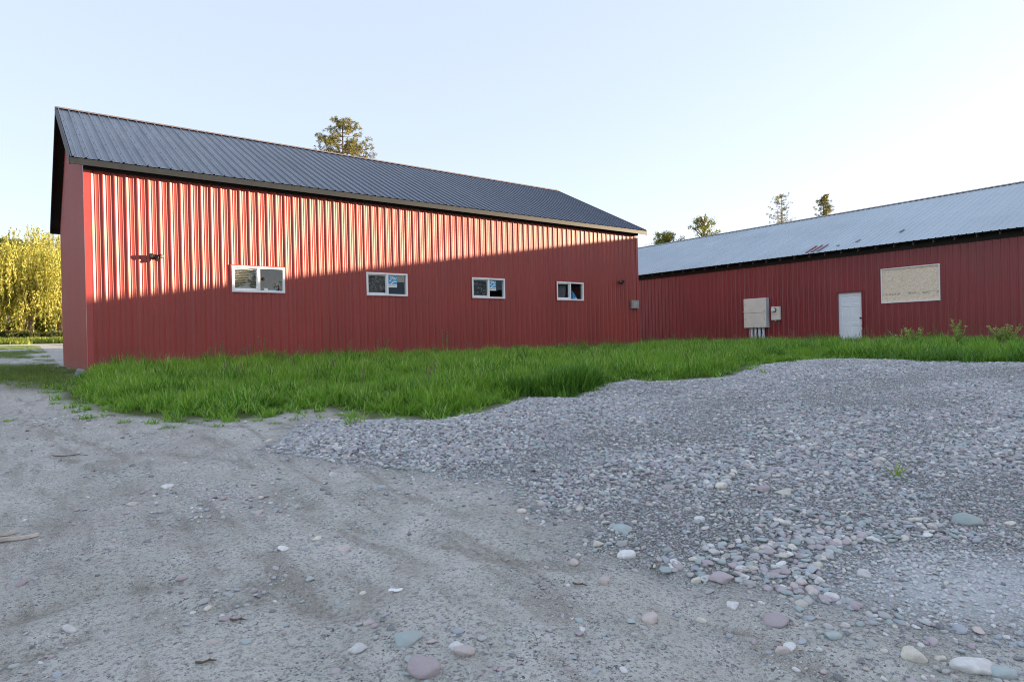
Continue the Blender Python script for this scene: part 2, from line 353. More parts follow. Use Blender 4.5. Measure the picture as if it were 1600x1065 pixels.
def ground_mat():
    k = NT('dirt_and_gravel_ground'); pos = k.n('NewGeometry').outputs['Position']
    A = lambda n: k.n('Attribute', attribute_name=n).outputs['Fac']
    big = k.noise(pos, .55, 4, .6, .4); mid = k.noise(pos, 3.2, 5, .65, .6); fine = k.noise(pos, 38, 5, .7); grit = k.noise(pos, 170, 3, .7)
    dirt = k.ramp(mid, [(.25, (.36, .35, .31)), (.48, (.52, .515, .475)), (.72, (.62, .62, .585))])
    mp = k.n('Mapping'); mp.inputs['Rotation'].default_value = (0, 0, -.55); mp.inputs['Scale'].default_value = (3.2, .55, 1); k.l(pos, mp.inputs['Vector'])
    stk = k.noise(mp.outputs[0], 1.6, 6, .65, .5)
    dirt = k.mix(k.ramp(stk, [(.34, .85), (.50, 0.)]), dirt, (.255, .235, .20)); dirt = k.mix(k.ramp(stk, [(.54, 0.), (.70, .6)]), dirt, (.56, .54, .52))
    dirt = k.mix(k.ramp(big, [(.38, .0), (.68, .55)]), dirt, (.32, .295, .27))
    dirt = k.mix(k.ramp(fine, [(.32, .85), (.50, 0.)]), dirt, (.15, .135, .125))
    dirt = k.mix(k.ramp(grit, [(.55, 0.), (.66, .8)]), dirt, (.68, .67, .65))
    dirt = k.mix(k.ramp(k.noise(pos, 95, 4, .75), [(.34, .8), (.44, 0.)]), dirt, (.10, .09, .085))
    # fine crushed pebbles between the modelled stones
    v = k.n('TexVoronoi', Scale=95); k.l(pos, v.inputs['Vector']); sx = k.n('SeparateColor'); k.l(v.outputs['Color'], sx.inputs[0])
    peb = k.ramp(sx.outputs[0], [(0, PAL['grey']), (.25, PAL['mauve']), (.42, PAL['dark']), (.6, PAL['blue']), (.75, PAL['teal']), (.88, PAL['pale']), (.96, PAL['cream'])], 'CONSTANT')
    edge = k.ramp(v.outputs['Distance'], [(.25, .9), (.7, .18)])
    peb = k.mix(1, peb, edge, 'MULTIPLY'); 
    spk = k.math('MULTIPLY', k.ramp(sx.outputs[1], [(.80, 0.), (.84, 1.)]), k.ramp(mid, [(.35, 0.), (.6, .9)]))
    dirt = k.mix(spk, dirt, peb)
    dirt = k.mix(k.math('MULTIPLY', A('damp'), k.ramp(fine, [(.35, .9), (.65, .3)])), dirt, (.20, .185, .155))
    base = k.mix(k.math('MULTIPLY', A('gravel'), .85), dirt, peb)
    base = k.mix(k.math('MULTIPLY', A('chalk'), .62), base, k.ramp(mid, [(.3, (.62, .63, .65)), (.7, (.82, .84, .87))]))
    turf = k.ramp(fine, [(.3, (.05, .085, .02)), (.6, (.10, .12, .04)), (.8, (.18, .16, .09))])
    base = k.mix(A('turf'), base, turf)
    vg = k.ramp(mid, [(.3, (.10, .14, .03)), (.6, (.15, .18, .04))]); base = k.mix(A('verge'), base, vg)
    k.set(Base_Color=base, Roughness=.92)
    n1 = k.bump(fine, .55, .012); n2 = k.bump(v.outputs['Distance'], .35, .006, n1); n3 = k.bump(mid, .5, .035, n2); n4 = k.bump(grit, .4, .004, n3)
    k.set(Normal=n4); k.b.inputs['Specular IOR Level'].default_value = .2
    return k.m
gme.materials.append(ground_mat())
ground = bpy.data.objects.new('ground', gme); COL.objects.link(ground); tag(ground, kind='structure')

# pale gravel road crossing behind the barn
k = NT('pale_road_gravel'); pos = k.n('NewGeometry').outputs['Position']
k.set(Base_Color=k.ramp(k.noise(pos, 1.5, 5), [(.3, (.38, .36, .33)), (.7, (.52, .50, .46))]), Roughness=.95)
rx = np.arange(-90, 60, 2.0); ry = np.linspace(38.5, 43.0, 7)
RX, RY = np.meshgrid(rx, ry); RY = RY + .6 * np.sin(RX * .07); RZ = hz(RX, RY) + .03
ii = np.arange(RX.size).reshape(RX.shape)
rme = np_mesh('road', np.stack([RX.ravel(), RY.ravel(), RZ.ravel()], 1), np.stack([ii[:-1, :-1], ii[:-1, 1:], ii[1:, 1:], ii[1:, :-1]], -1).reshape(-1, 4), True)
rme.materials.append(k.m); road = bpy.data.objects.new('road', rme); COL.objects.link(road); tag(road, kind='structure')

# ------------------------------------------------------------------ ribbed sheet
def profile(L, pitch, h, start=0.0, breaks=(), b=.050, t=.012, m=.0045):
    """(x, height) list of the folded sheet along its width"""
    pts = []
    n = int(L / pitch) + 2
    for i in range(-1, n):
        x = start + i * pitch
        for dx, hh in ((-b, 0), (-t, h), (t, h), (b, 0), (pitch * .36 - .015, 0), (pitch * .33 - .004, m), (pitch * .33 + .004, m), (pitch * .33 + .015, 0),
                       (pitch * .66 - .015, 0), (pitch * .66 - .004, m), (pitch * .66 + .004, m), (pitch * .66 + .015, 0)):
            pts.append((x + dx, hh))
    pts.sort()
    ys = np.array([p[1] for p in pts]); xs = np.array([p[0] for p in pts])
    X = sorted(set([0.0, L] + [float(x) for x in xs if 0 < x < L] + [b for b in breaks if 0 < b < L]))
    return [(x, float(np.interp(x, xs, ys))) for x in X]
def sheet(mb, O, ax, up, out, L, top, bot=0.0, pitch=.218, h=.02, openings=(), start=0.0, extra=(), mi=0, prof={}):
    """folded sheet: O origin, ax width direction, up rib direction, out outward normal; top may be a function of x"""
    O, ax, up, out = Vector(O), Vector(ax), Vector(up), Vector(out)
    br = [b for o in openings for b in (o[0], o[1])] + list(extra)
    pr = profile(L, pitch, h, start, br, **prof); T = top if callable(top) else (lambda x: top)
    P = lambda x, hh, z: O + ax * x + up * z + out * hh
    for (xa, ha), (xb, hb) in zip(pr[:-1], pr[1:]):
        xm = (xa + xb) / 2; cuts = [(bot, bot, T(xa), T(xb))]
        for (o0, o1, z0, z1) in openings:
            if o0 < xm < o1:
                cuts = [(bot, bot, z0, z0), (z1, z1, T(xa), T(xb))]
        for (a0, b0, a1, b1) in cuts:
            mb.add([P(xa, ha, a0), P(xb, hb, b0), P(xb, hb, b1), P(xa, ha, a1)], [(0, 1, 2, 3)], mi)
    return pr
def screws(mb, O, ax, up, out, L, zs, pitch, h, start, openings=(), mi=1, r=.008):
    O, ax, up, out = Vector(O), Vector(ax), Vector(up), Vector(out)
    for z in zs:
        i = 0
        while start + i * pitch + .042 < L:
            x = start + i * pitch + .042; i += 1
            if x < .05 or any(a - .05 < x < b + .05 and c - .05 < z < d + .05 for a, b, c, d in openings): continue
            c = O + ax * x + up * (z + random.uniform(-.01, .01)) + out * .0015
            vs = [c + (ax * math.cos(q) + up * math.sin(q)) * r for q in [k * math.pi / 3 for k in range(6)]] + [c + out * .007 + (ax * math.cos(q) + up * math.sin(q)) * r * .6 for q in [k * math.pi / 3 for k in range(6)]]
            mb.add(vs, [(6, 7, 8, 9, 10, 11)] + [(k, (k + 1) % 6, 6 + (k + 1) % 6, 6 + k) for k in range(6)], mi)

# ------------------------------------------------------------------ near barn
L1, W1, OG, OE = 17.66, 9.606, .283, .29
EZ, RZ1 = 4.58, 7.118; SL1 = (RZ1 - EZ) / (W1 / 2 + OE); WT1 = EZ + SL1 * OE - .03
WIN_X = (2.927, 6.443, 9.967, 13.483); WW, WZ0, WZ1 = 1.279, 1.853, 2.496
barn = empty('barn'); tag(barn, 'long red ribbed metal barn with charcoal roof and four white windows', 'barn')
ops = [(x + .01, x + WW - .01, WZ0 + .01, WZ1 - .01) for x in WIN_X]
mb = MB(); sheet(mb, (0, 0, 0), (1, 0, 0), (0, 0, 1), (0, -1, 0), L1, WT1, -.15, .218, .024, ops, .10)
screws(mb, (0, 0, 0), (1, 0, 0), (0, 0, 1), (0, -1, 0), L1, (.35, 1.18, 1.98, 2.85, 3.65, 4.3), .218, .024, .10, ops)
wall = mb.build('wall', [M['red'], M['screw']], barn)
gt = lambda x: WT1 + SL1 * min(x, W1 - x)
mb = MB(); sheet(mb, (0, W1, 0), (0, -1, 0), (0, 0, 1), (-1, 0, 0), W1, gt, -.15, .218, .024, (), .05, (W1 / 2,)); mb.build('gable_wall', [M['red'], M['screw']], barn)
mb = MB(); sheet(mb, (L1, 0, 0), (0, 1, 0), (0, 0, 1), (1, 0, 0), W1, gt, -.15, .218, .024, (), .05, (W1 / 2,)); mb.build('gable_wall', M['red'], barn)
mb = MB(); sheet(mb, (L1, W1, 0), (-1, 0, 0), (0, 0, 1), (0, 1, 0), L1, WT1, -.15, .218, .024, (), .05); mb.build('wall', M['red'], barn)
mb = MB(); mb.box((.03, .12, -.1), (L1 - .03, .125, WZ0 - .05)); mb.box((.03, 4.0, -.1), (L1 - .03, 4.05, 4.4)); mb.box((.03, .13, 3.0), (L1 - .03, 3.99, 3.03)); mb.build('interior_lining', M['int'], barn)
# corner trims wrap the corner, 3 mm proud of the ribs
for cx, sx in ((0, 1), (L1, -1)):
    mb = MB(); t = .033
    mb.box((min(cx - sx * t, cx + sx * .085), -t, -.12), (max(cx - sx * t, cx + sx * .085), -t + .004, WT1 - .14))
    mb.box((min(cx - sx * t, cx - sx * t + sx * .004), -t + .004, -.12), (max(cx - sx * t, cx - sx * t + sx * .004), .085, WT1 - .14))
    mb.build('corner_trim', M['red_trim'], barn)
# roof
sl = math.hypot(1, SL1); RW = W1 / 2 + OE; RL = RW * sl
roof = empty('roof'); roof.parent = barn
mb = MB()
u1 = Vector((0, 1, SL1)).normalized(); n1 = Vector((0, -SL1, 1)).normalized()
sheet(mb, (-OG, -OE, EZ), (1, 0, 0), u1, n1, L1 + 2 * OG, RL - .01, -.03, .2285, .022, (), .06, prof=dict(b=.026, t=.011, m=.0045))
screws(mb, (-OG, -OE, EZ), (1, 0, 0), u1, n1, L1 + 2 * OG, [.15 + .75 * i for i in range(8)], .2285, .022, .06, (), 1, .010)
sh1 = mb.build('roof_sheet', [M['roof'], M['dark']], roof)
mb = MB(); u2 = Vector((0, -1, SL1)).normalized(); n2 = Vector((0, SL1, 1)).normalized()
sheet(mb, (L1 + OG, W1 + OE, EZ), (-1, 0, 0), u2, n2, L1 + 2 * OG, RL - .01, -.03, .2285, .022, (), .06, prof=dict(b=.026, t=.011, m=.0045)); mb.build('roof_sheet', M['roof'], roof)
mb = MB()
for y0, y1, a in ((W1 / 2 - .16, W1 / 2, 1), (W1 / 2, W1 / 2 + .16, -1)):
    z0 = RZ1 - .16 * SL1 + .030; z1 = RZ1 + .030
    q = [(-OG - .01, y0, z0 if a > 0 else z1), (L1 + OG + .01, y0, z0 if a > 0 else z1), (L1 + OG + .01, y1, z1 if a > 0 else z0), (-OG - .01, y1, z1 if a > 0 else z0)]
    mb.add(q + [(x, y, z + .006) for x, y, z in q], [(3, 2, 1, 0), (4, 5, 6, 7), (0, 1, 5, 4), (1, 2, 6, 5), (2, 3, 7, 6), (3, 0, 4, 7)])
mb.build('ridge_cap', M['ridge'], roof)
# deck underside
mb = MB(); th = .03
for s_, ya, yb in ((1, -OE + .02, W1 / 2), (-1, W1 + OE - .02, W1 / 2)):
    za, zb = EZ + .02 * SL1 - .012, RZ1 - .012
    q = [(-OG + .02, ya, za), (L1 + OG - .02, ya, za), (L1 + OG - .02, yb, zb), (-OG + .02, yb, zb)]
    vs = q + [(x, y, z - th) for x, y, z in q]
    mb.add(vs, [(0, 1, 2, 3), (7, 6, 5, 4), (0, 4, 5, 1), (1, 5, 6, 2), (2, 6, 7, 3), (3, 7, 4, 0)])
mb.build('soffit', M['soffit'], roof)
mb = MB(); mb.box((-OG, -OE, EZ - .15), (L1 + OG, -OE + .025, EZ - .012)); f1 = mb.build('fascia', [M['fascia']], roof)
mb = MB(); mb.box((-OG + .03, -OE + .026, EZ - .10), (L1 + OG - .03, -.066, EZ - .085)); mb.box((-.03, -.065, EZ - .185), (L1 + .03, -.036, EZ - .02)); mb.build('soffit', M['soffit'], roof)  # soffit, plus an added near-black strip for the shade band under the fascia
mb = MB(); mb.box((-OG, W1 + OE - .025, EZ - .165), (L1 + OG, W1 + OE, EZ - .012)); mb.build('fascia', M['fascia'], roof)
for x0, x1 in ((-OG - .006, -OG + .02), (L1 + OG - .02, L1 + OG + .006)):
    for ya, yb in ((-OE + .026, W1 / 2), (W1 + OE - .026, W1 / 2)):
        mb = MB(); za = EZ + .026 * SL1 + .022; zb = RZ1 + .022; d = .20
        q = [(x0, ya, za - d), (x1, ya, za - d), (x1, ya, za), (x0, ya, za)]; q2 = [(x0, yb, zb - d), (x1, yb, zb - d), (x1, yb, zb), (x0, yb, zb)]
        mb.add(q + q2, [(0, 1, 2, 3), (7, 6, 5, 4), (0, 4, 5, 1), (1, 5, 6, 2), (2, 6, 7, 3), (3, 7, 4, 0)]); mb.build('barge_board', M['fascia'], roof)

def window(parent, x, z0, z1, wd, left='screen'):
    h = z1 - z0; fr = .052
    root = MB()
    a, b = -.040, .075                                     # frame depth range in y
    root.bbox((x, a, z1 - fr), (x + wd, b, z1)); root.bbox((x, a, z0), (x + wd, b, z0 + fr))
    root.bbox((x, a, z0 + fr), (x + fr, b, z1 - fr)); root.bbox((x + wd - fr, a, z0 + fr), (x + wd, b, z1 - fr))
    mx = x + wd * .5; root.bbox((mx - .035, a + .006, z0 + fr), (mx + .03, b, z1 - fr))
    fobj = root.build('window', M['vinyl'], parent)
    s = MB(); q = .03; x0, x1, za, zb = x + fr, mx - .035, z0 + fr, z1 - fr   # sliding sash
    s.box((x0, .012, za), (x1, .045, za + q + .02)); s.box((x0, .012, zb - q), (x1, .045, zb)); s.box((x0, .012, za + q + .02), (x0 + q, .045, zb - q)); s.box((x1 - q * .6, .012, za + q + .02), (x1, .045, zb - q))
    s.build('sash', M['vinyl'], fobj)
    g = MB(); g.box((x0 + q, .028, za + q), (x1 - q * .6, .033, zb - q)); g.build('pane', M['glass'], fobj)
    g = MB(); g.box((mx + .03, .020, za), (x + wd - fr, .025, zb)); g.build('pane', M['glass'], fobj)
    t = MB(); e = .022                                     # red trim channel round the frame
    t.box((x - e, -.030, z1), (x + wd + e, .0, z1 + e)); t.box((x - e, -.030, z0 - e), (x + wd + e, .0, z0)); t.box((x - e, -.030, z0), (x, .0, z1)); t.box((x + wd, -.030, z0), (x + wd + e, .0, z1))
    t.build('trim', M['red_trim'], fobj)
    if left == 'blind':
        bl = MB(); n = 12
        for i in range(n):
            zz = za + .03 + i * (zb - za - .04) / n; T = Matrix.Translation((0, .058, zz)) @ Matrix.Rotation(R(-32), 4, 'X')
            bl.box((x0 + .01, -.022, -.001), (x1 - .01, .022, .001), 0, T)
        bl.build('blind', M['blind'], fobj)
    elif left == 'screen':
        sc = MB(); sc.add([(x0 + q, .010, za + q), (x1 - q * .5, .010, za + q), (x1 - q * .5, .010, zb - q), (x0 + q, .010, zb - q)], [(0, 1, 2, 3)]); sc.build('insect_screen', M['screen'], fobj)
    elif left == 'curtain':
        cu = MB(); n = 24; w_ = x1 - x0
        vs = []
        for i in range(n + 1):
            t_ = i / n
            for zz, k_ in ((za, .55), (zb, 1.)): vs.append((x0 + w_ * .25 + (w_ * .75) * t_ * (k_ if zz == za else 1) + (w_ * .2 if zz == za else 0) * t_, .13 + .018 * math.sin(i * 1.4), zz))
        cu.add(vs, [(2 * i, 2 * i + 2, 2 * i + 3, 2 * i + 1) for i in range(n)]); cu.build('curtain', M['curtain'], fobj)
    return fobj
for x, lf in zip(WIN_X, ('blind', 'screen', 'screen', 'curtain')): window(barn, x, WZ0, WZ1, WW, lf)

# ------------------------------------------------------------------ signs in the windows
def stroke(mb, pts, w0, y, mi):
    for (x0, z0, a), (x1, z1, b) in zip(pts[:-1], pts[1:]):
        d = Vector((x1 - x0, 0, z1 - z0)).normalized(); n = Vector((-d.z, 0, d.x)); p, q = Vector((x0, y, z0)), Vector((x1, y, z1)); e = d * w0 * .18
        mb.add([p - e - n * a * w0, q + e - n * b * w0, q + e + n * b * w0, p - e + n * a * w0], [(0, 1, 2, 3)], mi)
def realtor_sign(x, ztop, label, w_=.275, h_=.31, tilt=0):
    o = empty('window_sign', (x, .0125, ztop - h_)); o.rotation_euler = (0, tilt, 0); tag(o, label, 'sign')
    mb = MB(); mb.box((0, 0, h_ * .30), (w_, .006, h_)); mb.build('blue_panel', M['sign_blue'], o)
    mb = MB(); mb.box((0, 0, 0), (w_, .006, h_ * .297)); mb.build('name_strip', M['sign_white'], o)
    mb = MB(); S_ = w_
    J = [(.24, .98, .6), (.34, 1.0, .8), (.33, .80, 1.), (.31, .66, 1.), (.25, .56, 1.), (.16, .56, .7), (.11, .62, .4)]
    stroke(mb, [(a * S_, b * h_, c) for a, b, c in J], .014, -.0012, 0)
    mb2 = MB(); Wt = [(.46, .97, .8), (.60, .72, 1.), (.66, .90, .8), (.68, .93, .7)]
    stroke(mb2, [(a * S_, b * h_, c) for a, b, c in Wt], .015, -.0014, 0)
    stroke(mb2, [(.67 * S_, .93 * h_, .8), (.80 * S_, .68 * h_, 1.), (.96 * S_, .92 * h_, .5)], .014, -.0016, 0)
    sw = MB(); stroke(sw, [(.30 * S_, .30 * h_, .6), (.42 * S_, .40 * h_, 1.1), (.58 * S_, .50 * h_, 1.5), (.74 * S_, .545 * h_, 1.5), (.98 * S_, .54 * h_, .6)], .012, -.0018, 0)
    mb.build('letter', M['sign_white'], o); mb2.build('letter', M['sign_white'], o); sw.build('swoosh', M['sign_white'], o)
    t = MB(); xx = .06 * S_
    while xx < .92 * S_:
        t.box((xx, -.0012, h_ * .13), (xx + .016, -.0006, h_ * .22)); xx += .021
    t.build('lettering', M['sign_grey'], o)
realtor_sign(WIN_X[1] + WW * .5 + .045, WZ1 - .085, 'blue and white JW window sign in the second window, dark screen beside it')
realtor_sign(WIN_X[2] + WW * .5 + .035, WZ1 - .075, 'blue and white JW window sign in the third window from the left')
mb = MB(); x = WIN_X[3] + WW * .5 + .14; z = WZ0 + .055
mb.add([(x, .028, z), (x + .26, .030, z), (x, .028, z + .29), (x + .006, .042, z), (x + .26, .042, z), (x + .006, .040, z + .29)], [(0, 1, 2), (5, 4, 3), (0, 3, 4, 1), (1, 4, 5, 2), (2, 5, 3, 0)], 0)
mb.add([(x + .03, .0265, z + .02), (x + .12, .0265, z + .02), (x + .03, .0265, z + .06)], [(0, 1, 2)], 1)
mb.add([(x + .14, .0265, z + .01), (x + .235, .0265, z + .01), (x + .20, .0265, z + .04), (x + .13, .0265, z + .07)], [(0, 1, 2, 3)], 1)
tag(mb.build('folded_sign', [M['sign_blue'], M['sign_white']]), 'folded blue sign leaning inside the smallest looking fourth window', 'sign')
# blue edge of a sign lying in the first window
mb = MB(); x = WIN_X[0] + WW * .5 + .24; mb.box((x, .06, WZ0 + .054), (x + .24, .10, WZ0 + .085)); mb.box((x - .09, .065, WZ0 + .054), (x - .005, .10, WZ0 + .12), 1)
tag(mb.build('fallen_sign', [M['sign_blue'], M['sign_white']]), 'blue strip of a sign lying on the ledge inside the first window', 'sign')

# ------------------------------------------------------------------ floodlights, boxes
def disc_ring(c, ax, prof, n=16):
    """lathe profile [(dist, radius)] about ax"""
    mb = MB(); mb.tube([Vector(c) + Vector(ax) * d for d, r in prof], [r for d, r in prof], n); return mb
def floodlight(x, z, label):
    o = empty('floodlight', (x, -.022, z)); tag(o, label, 'floodlight')
    disc_ring((0, 0, 0), (0, -1, 0), [(0, .058), (.018, .058), (.03, .045), (.045, .03)], 16).build('base_plate', M['dark'], o)
    for sx in (-1, 1):
        d = Vector((sx * .55, -.75, -.25)).normalized(); p = Vector((sx * .045, -.05, .035))
        m_ = MB(); m_.tube([(sx * .01, -.03, .01), p], .014, 8)
        m_.tube([p, p + d * .03, p + d * .06, p + d * .11], [.022, .034, .044, .056], 14)
        h = m_.build('lamp_head', M['dark'], o)
        m_ = MB(); m_.tube([p + d * .1105, p + d * .118], [.042, .036], 14); m_.build('lens', M['lens'], h)
    m_ = MB(); m_.tube([(0, -.03, -.02), (0, -.07, -.055)], .013, 8); m_.tube([(0, -.06, -.035), (0, -.085, -.07), (0, -.13, -.085)], [.03, .038, .026], 12); m_.build('sensor', M['dark'], o)
floodlight(1.31, 2.60, 'twin head floodlight high on the sunlit left end of the barn wall')
floodlight(16.66, 2.59, 'twin head floodlight in shade near the right end of the near barn')
o = empty('utility_box', (17.40, -.021, 1.765)); tag(o, 'weathered grey flat utility cover low on the barn corner edge', 'utility box')
mb = MB(); mb.bbox((-.19, -.10, -.155), (.19, .0, .155), .008); mb.build('cover', M['box_grey'], o)
mb = MB(); mb.box((-.10, -.104, -.11), (.10, -.1005, .11)); mb.build('faceplate', M['steel'], o)

# ------------------------------------------------------------------ far barn (local frame: x along the wall, y inward)
TH = -.0348
B2 = empty('workshop_barn', (24.655, 0, 0), math.atan2(-math.cos(TH), math.sin(TH)))
tag(B2, 'low older red metal barn with pale galvanised roof and boarded window', 'barn')
A0, A1, WB2, E2, O2, RZ2 = -15.5, 42.0, 12.0, 3.722, .45, 6.30
SL2 = (RZ2 - E2) / (WB2 / 2 + O2); WT2 = E2 + SL2 * O2 - .14
D0, D1, DT = 4.352, 5.268, 2.072; P0, P1, PZ0, PZ1 = 5.989, 7.956, 1.567, 2.857
mb = MB(); ops2 = [(D0 - A0 - .03, D1 - A0 + .03, -.2, DT + .03), (P0 - A0 + .02, P1 - A0 - .02, PZ0 + .02, PZ1 - .02)]
sheet(mb, (A0, 0, 0), (1, 0, 0), (0, 0, 1), (0, -1, 0), A1 - A0, WT2, -.2, .229, .022, ops2, .07)
screws(mb, (A0, 0, 0), (1, 0, 0), (0, 0, 1), (0, -1, 0), 28, (.5, 1.3, 2.1, 2.9), .229, .022, .07, ops2, 1, .007)
mb.build('wall', [M['red_old'], M['screw']], B2)
gt2 = lambda x: WT2 + SL2 * min(x, WB2 - x)
for xe, ax, out in ((A0, -1, -1), (A1, 1, 1)):
    mb = MB(); sheet(mb, (xe, WB2 if ax < 0 else 0, 0), (0, ax, 0), (0, 0, 1), (out, 0, 0), WB2, gt2, -.2, .229, .022, (), .05, (WB2 / 2,)); mb.build('gable_wall', M['red_old'], B2)
mb = MB(); sheet(mb, (A1, WB2, 0), (-1, 0, 0), (0, 0, 1), (0, 1, 0), A1 - A0, WT2, -.2, .229, .022, (), .05); mb.build('wall', M['red_old'], B2)
rf2 = empty('roof'); rf2.parent = B2
RL2 = (WB2 / 2 + O2) * math.hypot(1, SL2)
mb = MB(); ua = Vector((0, 1, SL2)).normalized(); na = Vector((0, -SL2, 1)).normalized()
sheet(mb, (A0 - .3, -O2, E2), (1, 0, 0), ua, na, A1 - A0 + .6, RL2 - .01, -.03, .2285, .020, (), .05, prof=dict(b=.026, t=.012, m=.001))
screws(mb, (A0 - .3, -O2, E2), (1, 0, 0), ua, na, 30, [.12 + .8 * i for i in range(8)], .2285, .014, .05, (), 1, .006)
mb.build('roof_sheet', [M['galv'], M['steel']], rf2)
mb = MB(); ub = Vector((0, -1, SL2)).normalized(); nb = Vector((0, SL2, 1)).normalized()
sheet(mb, (A1 + .3, WB2 + O2, E2), (-1, 0, 0), ub, nb, A1 - A0 + .6, RL2 - .01, -.03, .2285, .020, (), .05, prof=dict(b=.026, t=.012, m=.001)); mb.build('roof_sheet', M['galv'], rf2)
mb = MB()
x0 = A0 - .31; x1 = A1 + .31; yc = WB2 / 2
for a in (1, -1):
    ya = yc - a * .15; z0 = RZ2 - .15 * SL2 + .028; z1 = RZ2 + .03
    q = [(x0, ya, z0), (x1, ya, z0), (x1, yc, z1), (x0, yc, z1)]; q = q if a > 0 else q[::-1]
    mb.add(q + [(x, y, z + .008) for x, y, z in q], [(3, 2, 1, 0), (4, 5, 6, 7), (0, 1, 5, 4), (1, 2, 6, 5), (2, 3, 7, 6), (3, 0, 4, 7)])
mb.build('ridge_cap', simple('old_ridge_cap', (.25, .23, .22), .5, .3), rf2)
mb = MB()
for ya, yb in ((-O2 + .03, yc), (WB2 + O2 - .03, yc)):
    za, zb = E2 + .03 * SL2 - .02, RZ2 - .02; q = [(A0 - .28, ya, za), (A1 + .28, ya, za), (A1 + .28, yb, zb), (A0 - .28, yb, zb)]
    mb.add(q + [(x, y, z - .03) for x, y, z in q], [(0, 1, 2, 3), (7, 6, 5, 4), (0, 4, 5, 1), (1, 5, 6, 2), (2, 6, 7, 3), (3, 7, 4, 0)])
mb.build('soffit', M['soffit'], rf2)
mb = MB(); mb.box((A0 + .02, -.06, E2 - .24), (A1 - .02, -.031, E2 + .02)); mb.build('eave_shade_strip', M['soffit'], rf2)  # near-black strip added on the wall top in place of the eave's shade
s0 = -1.055 - .64 * 11
rt = MB(); za = E2 - .055; rt.add([(-.02, -O2 + .05, za), (.02, -O2 + .05, za), (.02, -.064, za + (O2 - .11) * SL2), (-.02, -.064, za + (O2 - .11) * SL2)] + [(-.02, -O2 + .05, za - .10), (.02, -O2 + .05, za - .10), (.02, -.064, za + (O2 - .11) * SL2 - .12), (-.02, -.064, za + (O2 - .11) * SL2 - .12)], [(0, 1, 2, 3), (7, 6, 5, 4), (0, 4, 5, 1), (1, 5, 6, 2), (2, 6, 7, 3), (3, 7, 4, 0)])
rt0 = rt.build('rafter_tail', simple('old_rafter', (.045, .04, .038), .85, var=.4), rf2); rt0.location.x = s0
for i in range(1, 36):
    c = rt0.copy(); COL.objects.link(c); c.parent = rf2; c.location.x = s0 + i * .64
def roof_pt(s, t, up): return Vector((s, -O2, E2)) + ua * t + na * up
mb = MB()                                                # maroon patch strips on the roof
for i in range(3):
    s = 3.26 + i * .2285 * 1.05; mb2 = [roof_pt(s - .04, .15, .026), roof_pt(s + .04, .15, .026), roof_pt(s + .04, 1.05, .026), roof_pt(s - .04, 1.05, .026)]
    mb.add(mb2 + [p + na * .01 for p in mb2], [(3, 2, 1, 0), (4, 5, 6, 7), (0, 1, 5, 4), (1, 2, 6, 5), (2, 3, 7, 6), (3, 0, 4, 7)])
mb.build('roof_patch', M['red_old'], rf2)
for s, t, l_ in ((5.0, .75, .30), (4.35, .55, .10), (6.35, 1.35, .35)):
    mb = MB(); q = [roof_pt(s - .06, t, .026), roof_pt(s + .06, t, .026), roof_pt(s + .05, t + l_, .026), roof_pt(s - .03, t + l_, .026)]
    mb.add(q + [p + na * .008 for p in q], [(3, 2, 1, 0), (4, 5, 6, 7), (0, 1, 5, 4), (1, 2, 6, 5), (2, 3, 7, 6), (3, 0, 4, 7)]); mb.build('roof_debris', M['dark'], rf2)
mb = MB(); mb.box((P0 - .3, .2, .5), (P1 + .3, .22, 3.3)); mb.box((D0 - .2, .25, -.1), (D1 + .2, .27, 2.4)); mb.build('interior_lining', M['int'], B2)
# door: six panels
door = MB(); yd = .055; xs = [D0, D0 + .13, D0 + .415, D0 + .50, D0 + .785, D1]; zs = [.02, .22, .76, .90, 1.52, 1.64, 1.93, DT]
dp = lambda x, z, d: (x, yd + d, z)
for i in range(5):
    for j in range(7):
        a, b, c, d = xs[i], xs[i + 1], zs[j], zs[j + 1]
        if i in (1, 3) and j in (1, 3, 5):
            e = .025; f = .055; o_ = [dp(a, c, 0), dp(b, c, 0), dp(b, d, 0), dp(a, d, 0)]; i1 = [dp(a + e, c + e, .012), dp(b - e, c + e, .012), dp(b - e, d - e, .012), dp(a + e, d - e, .012)]
            i2 = [dp(a + f, c + f, .004), dp(b - f, c + f, .004), dp(b - f, d - f, .004), dp(a + f, d - f, .004)]
            vs = o_ + i1 + i2; fs = [(8, 9, 10, 11)]
            for r in (0, 4):
                for q in range(4): fs.append((r + q, r + (q + 1) % 4, r + 4 + (q + 1) % 4, r + 4 + q))
            door.add(vs, fs)
        else: door.add([dp(a, c, 0), dp(b, c, 0), dp(b, d, 0), dp(a, d, 0)], [(0, 1, 2, 3)])
dob = door.build('door', M['white_door'], B2)
mb = MB(); mb.tube([(D1 - .07, yd - .002, 1.06), (D1 - .07, yd - .015, 1.06)], .032, 12); mb.tube([(D1 - .07, yd - .015, 1.06), (D1 - .07, yd - .05, 1.06), (D1 - .07, yd - .075, 1.06)], [.012, .03, .022], 12); mb.build('handle', M['dark'], dob)
mb = MB(); e = .045
mb.box((D0 - e, -.028, -.1), (D0, .06, DT + e)); mb.box((D1, -.028, -.1), (D1 + e, .06, DT + e)); mb.box((D0, -.028, DT), (D1, .06, DT + e)); mb.build('frame', M['red_old'], dob)
